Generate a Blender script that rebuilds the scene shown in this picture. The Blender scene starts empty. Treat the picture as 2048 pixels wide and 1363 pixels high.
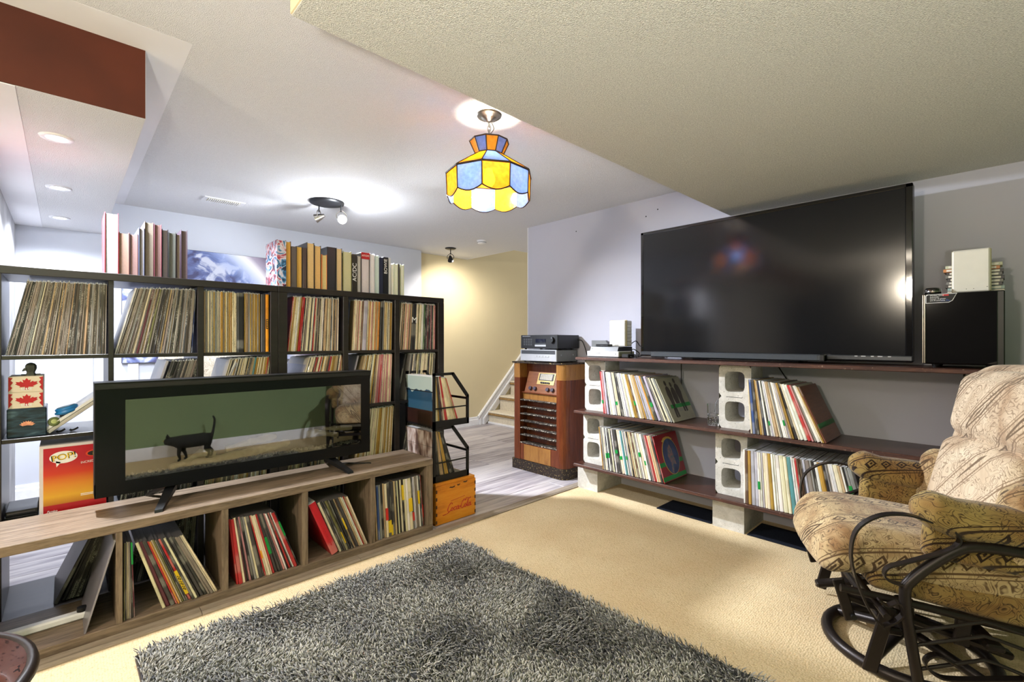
import bpy, math, random
import numpy as np
from mathutils import Vector as V, Matrix as MX
R = math.radians
rnd = random.Random(11)
S = bpy.context.scene
COL = S.collection

# ------------------------------------------------------------------ camera
cam = bpy.data.cameras.new('camera'); camo = bpy.data.objects.new('camera', cam); COL.objects.link(camo)
cam.sensor_width = 36.0; cam.lens = 939.0 / 2048 * 36; cam.clip_start = .02
camo.location = (0, 0, 1.16); camo.rotation_euler = (R(90), 0, R(46.4 - 90))
S.camera = camo
# ------------------------------------------------------------------ light
S.view_settings.view_transform = 'Standard'; S.view_settings.look = 'None'
S.view_settings.exposure = -0.1; S.view_settings.gamma = 1.0; S.view_settings.use_curve_mapping = False
W = bpy.data.worlds.new('ambient_fill'); S.world = W; W.use_nodes = True  # even warm fill from all around, added for brightness
W.node_tree.nodes['Background'].inputs[0].default_value = (1.0, .95, .86, 1)
W.node_tree.nodes['Background'].inputs[1].default_value = .6

def lamp(name, kind, loc, energy, col, size=.05, aim=None, angle=120, blend=.6):
    l = bpy.data.lights.new(name, kind); l.energy = energy; l.color = col
    if kind in ('POINT', 'SPOT'): l.shadow_soft_size = size
    if kind == 'SPOT': l.spot_size = R(angle); l.spot_blend = blend
    if kind == 'AREA': l.shape = 'DISK'; l.size = size
    o = bpy.data.objects.new(name, l); COL.objects.link(o); o.location = loc
    if aim is not None:
        o.rotation_euler = (V(aim) - V(loc)).to_track_quat('-Z', 'Y').to_euler()
    return o
COOL = (.87, .92, 1.0); WARM = (1.0, .87, .68); WHITE = (1.0, .97, .92)
for i, y in enumerate((2.72, 3.60, 4.47)):
    lamp('recessed_lamp', 'SPOT', (-.025, y, 1.985), (285, 95, 80)[i], COOL, .045, (-.025, y, 0), 155, .5)
lamp('track_lamp', 'SPOT', (1.587, 3.612, 2.114), 760, COOL, .03, (2.15, 1.0, 0), 104, .9)
lamp('track_lamp', 'POINT', (1.575, 3.555, 2.06), 24, COOL, .03)  # extra point fill added by the spot head to lift the wall
lamp('track_lamp', 'SPOT', (1.435, 3.828, 2.128), 32, COOL, .03, (.3, 4.9, 1.3), 120, .8)
lamp('stair_lamp', 'SPOT', (3.36, 4.54, 2.12), 95, (1, .93, .82), .03, (3.7, 5.05, 1.0), 150, .8)
lamp('pendant_bulb_lamp', 'POINT', (1.505, 1.743, 1.965), 46, (1.0, .89, .72), .035)
lamp('ceiling_lamp', 'POINT', (-1.9, .80, 1.85), 175, WARM, .12)
lamp('bounce_fill', 'SPOT', (-.5, -.35, 1.0), 215, WHITE, .08, (-.35, -.35, 2.2), 165, .5)  # unseen fill spot added behind the camera, bounced off the ceiling

# ------------------------------------------------------------------ mesh helpers
ORG = {}
class MB:
    def __init__(s): s.v = []; s.f = []; s.m = []; s.s = []
    def add(s, vs, fs, m=0, sm=False, T=None):
        b = len(s.v)
        s.v += [tuple(T @ V(p)) for p in vs] if T is not None else [tuple(p) for p in vs]
        for i, f in enumerate(fs):
            s.f.append(tuple(b + j for j in f)); s.m.append(m if isinstance(m, int) else m[i]); s.s.append(sm)
        return s
    def box(s, x0, x1, y0, y1, z0, z1, m=0, T=None, r=0):
        if x1 < x0: x0, x1 = x1, x0
        if y1 < y0: y0, y1 = y1, y0
        if z1 < z0: z0, z1 = z1, z0
        if r <= 0:
            vs = [(x, y, z) for x in (x0, x1) for y in (y0, y1) for z in (z0, z1)]
            return s.add(vs, [(0, 1, 3, 2), (4, 6, 7, 5), (0, 4, 5, 1), (2, 3, 7, 6), (0, 2, 6, 4), (1, 5, 7, 3)], m, False, T)
        r = min(r, (x1 - x0) * .49, (y1 - y0) * .49, (z1 - z0) * .49)
        lo = (x0, y0, z0); hi = (x1, y1, z1); vs = []; ix = {}
        for c in range(8):
            sg = [(c >> k) & 1 for k in range(3)]
            for a in range(3):
                p = [((hi[k] if k == a else hi[k] - r) if sg[k] else (lo[k] if k == a else lo[k] + r)) for k in range(3)]
                ix[(c, a)] = len(vs); vs.append(p)
        fs = []
        cen = V(((x0 + x1) / 2, (y0 + y1) / 2, (z0 + z1) / 2))
        def face(l):
            ps = [V(vs[i]) for i in l]
            n = (ps[1] - ps[0]).cross(ps[2] - ps[0])
            if n.dot(sum(ps, V()) / len(ps) - cen) < 0: l = l[::-1]
            fs.append(tuple(l))
        for a in range(3):
            b, c = (a + 1) % 3, (a + 2) % 3
            for sgn in (0, 1):
                base = sgn << a
                face([ix[(base, a)], ix[(base | 1 << b, a)], ix[(base | 1 << b | 1 << c, a)], ix[(base | 1 << c, a)]])
            for sb in (0, 1):
                for sc in (0, 1):
                    c0 = sb << b | sc << c; c1 = c0 | 1 << a
                    face([ix[(c0, b)], ix[(c1, b)], ix[(c1, c)], ix[(c0, c)]])
        for c in range(8): face([ix[(c, 0)], ix[(c, 1)], ix[(c, 2)]])
        return s.add(vs, fs, m, False, T)
    def cyl(s, p0, p1, r0, r1=None, n=16, m=0, cap=True, sm=True):
        r1 = r0 if r1 is None else r1
        p0, p1 = V(p0), V(p1); d = (p1 - p0).normalized()
        a = d.cross(V((0, 0, 1)) if abs(d.z) < .9 else V((1, 0, 0))).normalized(); b = d.cross(a)
        vs = []
        for p, r in ((p0, r0), (p1, r1)):
            for i in range(n):
                t = 2 * math.pi * i / n; vs.append(p + (a * math.cos(t) + b * math.sin(t)) * r)
        s.add(vs, [(i, (i + 1) % n, n + (i + 1) % n, n + i) for i in range(n)], m, sm)
        if cap: s.add(vs, [tuple(range(n))[::-1], tuple(range(n, 2 * n))], m)
        return s
    def lathe(s, prof, c=(0, 0, 0), n=24, m=0, T=None, sm=True):
        vs = []; k = len(prof)
        for r, z in prof:
            for i in range(n):
                t = 2 * math.pi * i / n; vs.append((c[0] + r * math.cos(t), c[1] + r * math.sin(t), c[2] + z))
        fs = []
        for j in range(k - 1):
            for i in range(n): fs.append((j * n + i, j * n + (i + 1) % n, (j + 1) * n + (i + 1) % n, (j + 1) * n + i))
        s.add(vs, fs, m, sm, T)
        if prof[0][0] > 1e-5: s.add(vs[:n], [tuple(range(n))[::-1]], m, False, T)
        if prof[-1][0] > 1e-5: s.add(vs[-n:], [tuple(range(n))], m, False, T)
        return s
    def tube(s, pts, r, n=8, closed=False, m=0, smooth=0, flat=None):
        pts = [V(p) for p in pts]
        if smooth: pts = spline(pts, smooth, closed)
        k = len(pts); vs = []; N = None
        for i, p in enumerate(pts):
            q0 = pts[(i - 1) % k] if (closed or i) else p; q1 = pts[(i + 1) % k] if (closed or i < k - 1) else p
            d = (q1 - q0).normalized()
            if N is None: N = d.cross(V((0, 0, 1)) if abs(d.z) < .9 else V((1, 0, 0))).normalized()
            N = (N - d * N.dot(d))
            N = N.normalized() if N.length > 1e-6 else d.orthogonal().normalized()
            B = d.cross(N)
            if flat is not None:      # flat bar: width along the fixed vector, thickness r
                w = V(flat[0]).normalized(); tdir = d.cross(w).normalized()
                for a, b in ((-1, -1), (1, -1), (1, 1), (-1, 1)): vs.append(p + w * (a * flat[1] / 2) + tdir * (b * r))
            else:
                rr = r[i] if isinstance(r, (list, tuple)) else r
                for j in range(n):
                    t = 2 * math.pi * j / n; vs.append(p + (N * math.cos(t) + B * math.sin(t)) * rr)
        if flat is not None: n = 4
        fs = []
        for i in range(k if closed else k - 1):
            for j in range(n): fs.append((i * n + j, i * n + (j + 1) % n, ((i + 1) % k) * n + (j + 1) % n, ((i + 1) % k) * n + j))
        s.add(vs, fs, m, flat is None)
        if not closed: s.add(vs[:n], [tuple(range(n))[::-1]], m); s.add(vs[-n:], [tuple(range(n))], m)
        return s
    def prism(s, poly, ax, a0, a1, m=0, T=None, sm=False):
        """poly: 2-D outline; ax 0: (y,z) along x, 1: (x,z) along y, 2: (x,y) along z"""
        def mk(p, a): return (a, p[0], p[1]) if ax == 0 else ((p[0], a, p[1]) if ax == 1 else (p[0], p[1], a))
        n = len(poly); vs = [mk(p, a0) for p in poly] + [mk(p, a1) for p in poly]
        s.add(vs, [(i, (i + 1) % n, n + (i + 1) % n, n + i) for i in range(n)], m, sm, T)
        return s.add(vs, [tuple(range(n))[::-1], tuple(range(n, 2 * n))], m, False, T)
    def quad(s, a, b, c, d, m=0): return s.add([a, b, c, d], [(0, 1, 2, 3)], m)
    def cushion(s, sx, sy, sz, r, bulge=0, T=None, m=0, fn=None, n=6):
        """rounded, puffed box, half sizes sx sy sz"""
        def ts(h):
            c = max(h - r, 1e-4); a = [-(c + r * q) for q in (1, .72, .4, .15)]
            return a + [-c + 2 * c * i / n for i in range(n + 1)] + [-q for q in a[::-1]]
        X, Y, Z = ts(sx), ts(sy), ts(sz); g = [X, Y, Z]; h = (sx, sy, sz)
        idx = {}; vs = []; fs = []
        def put(p):
            k = tuple(round(q, 6) for q in p)
            if k in idx: return idx[k]
            c = [max(-(h[i] - r), min(h[i] - r, p[i])) for i in range(3)]
            d = V(p) - V(c); L = d.length
            q = V(c) + (d / L * r if L > 1e-9 else V())
            if bulge:
                for a in range(3):
                    b, e = (a + 1) % 3, (a + 2) % 3
                    if abs(p[a]) >= h[a] - 1e-6:
                        w = (1 - (p[b] / h[b]) ** 2) * (1 - (p[e] / h[e]) ** 2)
                        q[a] += math.copysign(bulge * w * min(1, 2 * h[a] / max(h)), p[a])
            if fn: q = V(fn(q))
            idx[k] = len(vs); vs.append(q); return idx[k]
        for a in range(3):
            b, e = (a + 1) % 3, (a + 2) % 3
            for sg in (-1, 1):
                for i in range(len(g[b]) - 1):
                    for j in range(len(g[e]) - 1):
                        l = []
                        for (u, w) in ((i, j), (i + 1, j), (i + 1, j + 1), (i, j + 1)):
                            p = [0, 0, 0]; p[a] = sg * h[a]; p[b] = g[b][u]; p[e] = g[e][w]; l.append(put(p))
                        if len(set(l)) > 2: fs.append(tuple(l) if sg > 0 else tuple(l[::-1]))
        return s.add(vs, fs, m, True, T)
    def mesh(s, name, mats, org=(0, 0, 0)):
        me = bpy.data.meshes.new(name); o = V(org)
        me.from_pydata([tuple(V(p) - o) for p in s.v], [], s.f)
        for m in (mats if isinstance(mats, (list, tuple)) else [mats]): me.materials.append(m)
        me.polygons.foreach_set('material_index', s.m); me.polygons.foreach_set('use_smooth', s.s); me.update()
        return me
    def build(s, name, mats, parent=None, loc=None):
        org = V(loc) if loc is not None else (ORG.get(parent, V()) if parent else V())
        o = bpy.data.objects.new(name, s.mesh(name, mats, org)); COL.objects.link(o)
        if parent: o.parent = parent
        elif loc is not None: o.location = loc
        ORG[o] = org
        return o
def spline(pts, k, closed=False):
    out = []; n = len(pts)
    for i in range(n if closed else n - 1):
        p0 = pts[(i - 1) % n] if (closed or i > 0) else pts[0]; p1 = pts[i]; p2 = pts[(i + 1) % n]
        p3 = pts[(i + 2) % n] if (closed or i + 2 < n) else pts[-1]
        for j in range(k):
            t = j / k
            out.append(.5 * ((2 * p1) + (p2 - p0) * t + (2 * p0 - 5 * p1 + 4 * p2 - p3) * t * t + (3 * p1 - p0 - 3 * p2 + p3) * t ** 3))
    if not closed: out.append(pts[-1])
    return out
LAB = set()
def tag(o, label, cat, group=None):
    o['label'] = label; o['category'] = cat
    if group: o['group'] = group
    return o
def thing(name, label, cat, loc=(0, 0, 0), group=None, rotz=None):
    o = bpy.data.objects.new(name, None); COL.objects.link(o); o.location = loc; o.empty_display_size = .05
    ORG[o] = V(loc)
    if rotz is not None: o.rotation_euler = (0, 0, rotz); ORG[o] = V()
    return tag(o, label, cat, group)
def struct(o): o['kind'] = 'structure'; return o
def B(x0, x1, y0, y1, z0, z1, r=0, T=None): return MB().box(x0, x1, y0, y1, z0, z1, 0, T, r)
def text(name, body, size, loc, facing, mt, parent, align='CENTER', shear=0, spin=0, ext=.0004, sx=1.0):
    c = bpy.data.curves.new(name, 'FONT'); c.body = body; c.size = size; c.align_x = align; c.align_y = 'CENTER'
    c.extrude = ext; c.shear = shear; c.materials.append(mt)
    f = bpy.data.objects.new(name, c); me = bpy.data.meshes.new_from_object(f); bpy.data.objects.remove(f); bpy.data.curves.remove(c)
    o = bpy.data.objects.new(name, me); COL.objects.link(o); o.parent = parent
    rot = {'-y': MX.Rotation(R(90), 4, 'X'), '-x': MX.Rotation(R(-90), 4, 'Z') @ MX.Rotation(R(90), 4, 'X')}[facing]
    o.matrix_local = MX.Translation(V(loc) - ORG.get(parent, V())) @ rot @ MX.Rotation(R(spin), 4, 'Z') @ MX.Diagonal((sx, 1, 1, 1))
    return o
# ------------------------------------------------------------------ materials
def C(h, k=1.0):
    o = []
    for i in (0, 2, 4):
        c = int(h[i:i + 2], 16) / 255
        o.append((c / 12.92 if c <= .04045 else ((c + .055) / 1.055) ** 2.4) * k)
    return (*o, 1)
def mk(name):
    m = bpy.data.materials.new(name); m.use_nodes = True
    return m, m.node_tree, m.node_tree.nodes['Principled BSDF']
def nd(nt, t, ins=None, **props):
    n = nt.nodes.new(t)
    for k, v in props.items(): setattr(n, k, v)
    for k, v in (ins or {}).items():
        if isinstance(v, bpy.types.NodeSocket): nt.links.new(v, n.inputs[k])
        else: n.inputs[k].default_value = v
    return n
def ramp(nt, fac, stops, interp='LINEAR'):
    r = nt.nodes.new('ShaderNodeValToRGB'); e = r.color_ramp; e.interpolation = interp
    while len(e.elements) > 1: e.elements.remove(e.elements[-1])
    e.elements[0].position = stops[0][0]; e.elements[0].color = stops[0][1]
    for p, c in stops[1:]: q = e.elements.new(p); q.color = c
    nt.links.new(fac, r.inputs[0]); return r.outputs[0]
def coords(nt, scale=(1, 1, 1), rot=(0, 0, 0), kind='Object'):
    tc = nd(nt, 'ShaderNodeTexCoord')
    return nd(nt, 'ShaderNodeMapping', {'Vector': tc.outputs[kind], 'Scale': scale, 'Rotation': rot}).outputs[0]
def mixc(nt, f, a, b, blend='MIX'):
    n = nt.nodes.new('ShaderNodeMix'); n.data_type = 'RGBA'; n.blend_type = blend
    for i, v in ((0, f), (6, a), (7, b)):
        if isinstance(v, bpy.types.NodeSocket): nt.links.new(v, n.inputs[i])
        else: n.inputs[i].default_value = v
    return n.outputs[2]
def bump(nt, b, h, strength, dist=.002):
    n = nd(nt, 'ShaderNodeBump', {'Height': h, 'Strength': strength, 'Distance': dist}); nt.links.new(n.outputs[0], b.inputs['Normal'])
def simple(name, hexc, rough=.5, metal=0, spec=.5, var=.06, vs=12, bs=0, bscale=200, bd=.001, hex2=None, coat=0):
    m, nt, b = mk(name)
    b.inputs['Roughness'].default_value = rough; b.inputs['Metallic'].default_value = metal
    b.inputs['Specular IOR Level'].default_value = spec; b.inputs['Coat Weight'].default_value = coat
    co = coords(nt)
    no = nd(nt, 'ShaderNodeTexNoise', {'Vector': co, 'Scale': vs, 'Detail': 4.0})
    c = C(hexc)
    c2 = C(hex2) if hex2 else tuple(min(1, q * (1 + var)) for q in c[:3]) + (1,)
    c1 = c if hex2 else tuple(q * (1 - var) for q in c[:3]) + (1,)
    col = ramp(nt, no.outputs[0], [(.3, c1), (.7, c2)])
    nt.links.new(col, b.inputs['Base Color'])
    if bs:
        n2 = nd(nt, 'ShaderNodeTexNoise', {'Vector': co, 'Scale': float(bscale), 'Detail': 3.0})
        bump(nt, b, n2.outputs[0], bs, bd)
    return m
def wood(name, ha, hb, scale=(1, 14, 14), rough=.45, hc=None, bs=.15, spec=.4, detail=6.0, dist=.6, wear=None):
    m, nt, b = mk(name); co = coords(nt, scale)
    n1 = nd(nt, 'ShaderNodeTexNoise', {'Vector': co, 'Scale': 2.2, 'Detail': detail, 'Distortion': dist})
    co2 = coords(nt, tuple(q * 5 for q in scale))
    n2 = nd(nt, 'ShaderNodeTexNoise', {'Vector': co2, 'Scale': 3.0, 'Detail': 3.0})
    f = mixc(nt, .35, n1.outputs[0], n2.outputs[0])
    st = [(.32, C(ha)), (.68, C(hb))] if not hc else [(.3, C(ha)), (.5, C(hb)), (.72, C(hc))]
    col = ramp(nt, f, st)
    if wear:
        n3 = nd(nt, 'ShaderNodeTexNoise', {'Vector': coords(nt, (1, 1, 1)), 'Scale': wear[1], 'Detail': 8.0, 'Roughness': .7})
        col = mixc(nt, ramp(nt, n3.outputs[0], [(wear[2], (0, 0, 0, 1)), (wear[2] + .04, (1, 1, 1, 1))]), col, C(wear[0]))
    nt.links.new(col, b.inputs['Base Color'])
    b.inputs['Roughness'].default_value = rough; b.inputs['Specular IOR Level'].default_value = spec
    bump(nt, b, n2.outputs[0], bs, .001)
    return m
def emit(name, col, strength):
    m, nt, b = mk(name); b.inputs['Base Color'].default_value = (*col[:3], 1)
    b.inputs['Emission Color'].default_value = (*col[:3], 1); b.inputs['Emission Strength'].default_value = strength; return m
def plain(name, hexc, rough=.5, metal=0, spec=.5, coat=0):
    return simple(name, hexc, rough, metal, spec, .04, 30, coat=coat)

M = {}
M['ceil'] = simple('stippled ceiling', 'E6E6E8', .95, 0, .1, .04, 160, 1.0, 300, .006)
M['soffit'] = simple('stippled bulkhead', 'DEDCD4', .95, 0, .1, .16, 190, 1.0, 280, .009)
M['flatwhite'] = simple('flat white plaster', 'E4E4E8', .9, 0, .2, .02, 5)
M['wall'] = simple('grey paint in cool light', 'B6B6C2', .85, 0, .25, .02, 3, .08, 300, .0006)  # grey wall; lavender cast of the cool light put into the colour
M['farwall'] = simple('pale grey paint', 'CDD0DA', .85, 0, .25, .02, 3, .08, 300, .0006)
M['beige'] = simple('beige paint', 'D8CAA6', .85, 0, .25, .02, 3, .08, 300, .0006)
M['green'] = simple('sage green paint', '7C8E66', .85, 0, .25, .03, 3)
M['greywall'] = simple('mottled grey panelling', 'A9A9AC', .7, 0, .3, .25, 3.5, .1, 60)
M['brown'] = simple('russet brown paint', '4A1F10', .6, 0, .3, .28, 3.0)
M['white'] = plain('white gloss trim', 'EDEDF0', .4)
M['shelf'] = wood('black brown foil', '1A1513', '26201D', (2, 30, 30), .33, bs=.05, spec=.5)
M['console'] = wood('greyed oak foil', '4C4034', '7C6B5A', (2.2, 26, 26), .5, '988672', .12)
M['consolev'] = wood('greyed oak foil upright', '4C4034', '7C6B5A', (26, 26, 2.2), .5, '988672', .12)
M['strip'] = wood('grey oak strip', '6C6258', '958878', (2, 30, 30), .5, 'A89B8B', .1)
M['board'] = wood('dark stained plank', '22130F', '3C221A', (26, 1.6, 26), .3, '4C2E22', .12)
M['boardedge'] = wood('worn plank edge', '2A1611', '46291F', (30, 3, 40), .6, '64402F', .3, wear=('9A8272', 60, .62))
M['stair'] = simple('beige stair carpet', 'D8CEBA', 1, 0, .05, .10, 40, .6, 300, .003)
M['stairnose'] = simple('worn carpet edge', 'A08258', 1, 0, .05, .25, 40, .6, 300, .003)
m, nt, b = mk('berber carpet'); co = coords(nt)
vo = nd(nt, 'ShaderNodeTexVoronoi', {'Vector': co, 'Scale': 125.0, 'Randomness': .55}); no = nd(nt, 'ShaderNodeTexNoise', {'Vector': co, 'Scale': 3.0, 'Detail': 5.0})
c0 = ramp(nt, no.outputs[0], [(.3, C('CCB48E')), (.7, C('D9C5A0'))])
nt.links.new(mixc(nt, ramp(nt, vo.outputs['Distance'], [(.5, (0, 0, 0, 1)), (1.0, (1, 1, 1, 1))]), c0, C('AE9670')), b.inputs['Base Color'])
b.inputs['Roughness'].default_value = 1; b.inputs['Specular IOR Level'].default_value = .05
inv = nd(nt, 'ShaderNodeMath', {0: 1.0, 1: vo.outputs['Distance']}, operation='SUBTRACT'); bump(nt, b, inv.outputs[0], .6, .004); M['carpet'] = m
m, nt, b = mk('grey laminate'); co = coords(nt, (1.3, 16, 16)); oi = nd(nt, 'ShaderNodeObjectInfo')
ad = nd(nt, 'ShaderNodeVectorMath', {0: co, 1: oi.outputs['Random']}, operation='ADD')
sc = nd(nt, 'ShaderNodeMath', {0: oi.outputs['Random'], 1: 37.0}, operation='MULTIPLY'); cx = nd(nt, 'ShaderNodeCombineXYZ', {0: sc.outputs[0], 1: sc.outputs[0]})
ad = nd(nt, 'ShaderNodeVectorMath', {0: co, 1: cx.outputs[0]}, operation='ADD')
n1 = nd(nt, 'ShaderNodeTexNoise', {'Vector': ad.outputs[0], 'Scale': 1.6, 'Detail': 6.0, 'Distortion': .8})
f = nd(nt, 'ShaderNodeMath', {0: oi.outputs['Random'], 1: .22}, operation='MULTIPLY'); f2 = nd(nt, 'ShaderNodeMath', {0: n1.outputs[0], 1: f.outputs[0]}, operation='ADD')
nt.links.new(ramp(nt, f2.outputs[0], [(.36, C('6F686E')), (.55, C('9A9398')), (.75, C('BDB6B6'))]), b.inputs['Base Color'])
b.inputs['Roughness'].default_value = .34; M['lam'] = m
M['black'] = plain('black satin plastic', '101114', .4)
M['matblack'] = plain('matt black', '0C0C0E', .7)
M['gloss'] = plain('black gloss', '050507', .06, spec=.6, coat=.6)
M['metal'] = plain('bronze brown powder coat', '2A2422', .38, .6)
M['darkmetal'] = plain('black steel', '141416', .42, .3)
M['chrome'] = plain('brushed nickel', '9A938A', .28, 1)
M['silver'] = simple('silver plastic', 'B4B6BA', .35, .4)
M['grey'] = plain('grey plastic', '6E7072', .5)
M['dgrey'] = plain('dark grey plastic', '33363B', .45)
M['wplast'] = plain('white plastic', 'E6E6E8', .35)
M['cream'] = simple('aged cream plastic', 'D8D5CA', .5, var=.04)
M['creamyel'] = simple('yellowed cream trim', 'B9AF84', .5)
M['paper'] = simple('paper', 'E0DCD0', .8)
M['green_tape'] = plain('green tape', '0F8A3C', .4); M['yellow_tape'] = plain('yellow label', 'E4C01A', .5); M['red_tape'] = plain('red label', 'C4261E', .5)
M['orange_tape'] = plain('orange label', 'E09A22', .5)
M['ink'] = plain('black ink', '151515', .6); M['whiteink'] = plain('white ink', 'EEEEEE', .6); M['redink'] = plain('red ink', 'B5201A', .6)
M['yellowink'] = plain('yellow ink', 'EDC52A', .5); M['redprint'] = plain('red print', 'B3141F', .5); M['greyink'] = plain('grey ink', '8A8A88', .6)
m, nt, b = mk('concrete'); co = coords(nt)
n1 = nd(nt, 'ShaderNodeTexNoise', {'Vector': co, 'Scale': 16.0, 'Detail': 8.0, 'Roughness': .7}); n2 = nd(nt, 'ShaderNodeTexNoise', {'Vector': co, 'Scale': 150.0, 'Detail': 2.0})
c0 = ramp(nt, n1.outputs[0], [(.3, C('A9A69E')), (.7, C('CFCCC6'))]); pits = ramp(nt, n2.outputs[0], [(.27, (1, 1, 1, 1)), (.36, (0, 0, 0, 1))])
nt.links.new(mixc(nt, pits, c0, C('5E5B54')), b.inputs['Base Color']); b.inputs['Roughness'].default_value = .95; bump(nt, b, n2.outputs[0], .5, .002); M['concrete'] = m
# record sleeves take their colour from the object (or, for the joined rows, from a colour attribute)
def sleeve(name, attr, face):
    m, nt, b = mk(name)
    if attr: src = nd(nt, 'ShaderNodeAttribute', attribute_name='tone').outputs['Color']
    else: src = nd(nt, 'ShaderNodeObjectInfo').outputs['Color']
    oi = nd(nt, 'ShaderNodeObjectInfo'); co = coords(nt, (1, 1, 1), kind='Object')
    if attr: rn = nd(nt, 'ShaderNodeMath', {0: nd(nt, 'ShaderNodeRGBToBW', {0: src}).outputs[0], 1: 97.0}, operation='MULTIPLY').outputs[0]
    else: rn = oi.outputs['Random']
    sc = nd(nt, 'ShaderNodeMath', {0: rn, 1: 50.0}, operation='MULTIPLY'); cx = nd(nt, 'ShaderNodeCombineXYZ', {2: sc.outputs[0]})
    ad = nd(nt, 'ShaderNodeVectorMath', {0: co, 1: cx.outputs[0]}, operation='ADD')
    if face == 'spine':
        mp = nd(nt, 'ShaderNodeMapping', {'Vector': ad.outputs[0], 'Scale': (150, 150, 90)})
        n1 = nd(nt, 'ShaderNodeTexNoise', {'Vector': mp.outputs[0], 'Scale': 4.0, 'Detail': 2.0})
        mp2 = nd(nt, 'ShaderNodeMapping', {'Vector': ad.outputs[0], 'Scale': (0, 0, 9)})
        n2 = nd(nt, 'ShaderNodeTexNoise', {'Vector': mp2.outputs[0], 'Scale': 1.0, 'Detail': 0.0})
        k = nd(nt, 'ShaderNodeMath', {0: ramp(nt, n1.outputs[0], [(.5, (0, 0, 0, 1)), (.58, (1, 1, 1, 1))]), 1: ramp(nt, n2.outputs[0], [(.5, (0, 0, 0, 1)), (.55, (1, 1, 1, 1))])}, operation='MULTIPLY')
        k = nd(nt, 'ShaderNodeMath', {0: k.outputs[0], 1: .6}, operation='MULTIPLY')
        lum = nd(nt, 'ShaderNodeRGBToBW', {0: src}); ink = ramp(nt, lum.outputs[0], [(.12, C('D8D4C6')), (.25, C('2A2624'))])
        nt.links.new(mixc(nt, k.outputs[0], src, ink), b.inputs['Base Color']); b.inputs['Roughness'].default_value = .5
        b.inputs['Coat Weight'].default_value = .15
    elif face == 'cover':
        n1 = nd(nt, 'ShaderNodeTexNoise', {'Vector': ad.outputs[0], 'Scale': 7.0, 'Detail': 4.0})
        nt.links.new(mixc(nt, n1.outputs[0], src, mixc(nt, .6, src, C('14120F'))), b.inputs['Base Color']); b.inputs['Roughness'].default_value = .3
    return m
SP, CV = sleeve('record spine', False, 'spine'), sleeve('record cover', False, 'cover')
SPA, CVA = sleeve('record spine row', True, 'spine'), sleeve('record cover row', True, 'cover')
M['edge'] = simple('clear sleeve edge', 'CFCFD0', .25, 0, .6, .2, 60)
M['dedge'] = simple('dark sleeve edge', '5A5656', .3, 0, .5, .5, 60)
# upholstery
def fabric(name, base, dark, light, line, motif=True):
    m, nt, b = mk(name); co = coords(nt)
    n0 = nd(nt, 'ShaderNodeTexNoise', {'Vector': co, 'Scale': 5.0, 'Detail': 3.0, 'Distortion': 1.2})
    col = ramp(nt, n0.outputs[0], [(.34, C(dark)), (.48, C(base)), (.66, C(light))])
    n1 = nd(nt, 'ShaderNodeTexNoise', {'Vector': co, 'Scale': 15.0, 'Detail': 1.0, 'Distortion': 1.8})   # vine outlines: iso-lines of a noise
    for lv, wd in ((.40, .012), (.50, .010), (.60, .012)):
        a = ramp(nt, n1.outputs[0], [(lv - wd * 2, (0, 0, 0, 1)), (lv, (1, 1, 1, 1)), (lv + wd * 2, (0, 0, 0, 1))]); col = mixc(nt, a, col, C(line))
    if motif:
        mth = lambda op, a, c=0.0: nd(nt, 'ShaderNodeMath', {0: a, 1: c}, operation=op).outputs[0]
        du_ = nd(nt, 'ShaderNodeVectorMath', {0: co, 1: (.0, 1.0, .35)}, operation='DOT_PRODUCT').outputs['Value']
        dv_ = nd(nt, 'ShaderNodeVectorMath', {0: co, 1: (.85, .12, .8)}, operation='DOT_PRODUCT').outputs['Value']
        tri = lambda q, p: mth('MULTIPLY', mth('ABSOLUTE', mth('SUBTRACT', mth('FRACT', mth('MULTIPLY', q, 1 / p)), .5)), p)
        a_, c_ = tri(du_, .058), tri(dv_, .20)
        d_ = mth('ADD', a_, c_)
        rg_ = ramp(nt, mth('MULTIPLY', d_, 20.0), [(.0, (1, 1, 1, 1)), (.10, (1, 1, 1, 1)), (.14, (0, 0, 0, 1)), (.24, (0, 0, 0, 1)), (.28, (1, 1, 1, 1)), (.42, (1, 1, 1, 1)), (.45, (0, 0, 0, 1))])
        col = mixc(nt, rg_, col, C(line, .7))
        bl2 = ramp(nt, mth('MULTIPLY', c_, 10.0), [(.26, (0, 0, 0, 1)), (.28, (1, 1, 1, 1)), (.32, (1, 1, 1, 1)), (.34, (0, 0, 0, 1)), (.40, (0, 0, 0, 1)), (.41, (1, 1, 1, 1)), (.43, (1, 1, 1, 1)), (.44, (0, 0, 0, 1))])
        col = mixc(nt, bl2, col, C(line))
    nt.links.new(col, b.inputs['Base Color']); b.inputs['Roughness'].default_value = .95; b.inputs['Specular IOR Level'].default_value = .15
    b.inputs['Sheen Weight'].default_value = .15
    n3 = nd(nt, 'ShaderNodeTexNoise', {'Vector': co, 'Scale': 420.0, 'Detail': 1.0}); s = nd(nt, 'ShaderNodeMath', {0: n3.outputs[0], 1: n1.outputs[0]}, operation='ADD'); bump(nt, b, s.outputs[0], .5, .003)
    return m
M['fabric'] = fabric('tan tapestry', 'B29A72', '8A6A48', 'C4AF88', '5E4832')
M['fabricl'] = fabric('pale tapestry', 'CBB79C', 'B0967A', 'DAC8AE', '86705A')
M['fabricd'] = fabric('olive brown tapestry', '86683C', '5C4028', '98824E', '33241A')
M['floral'] = fabric('cream floral', 'D6CDBC', 'C2B8A6', 'E2DACC', '8A7A66', False)
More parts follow.
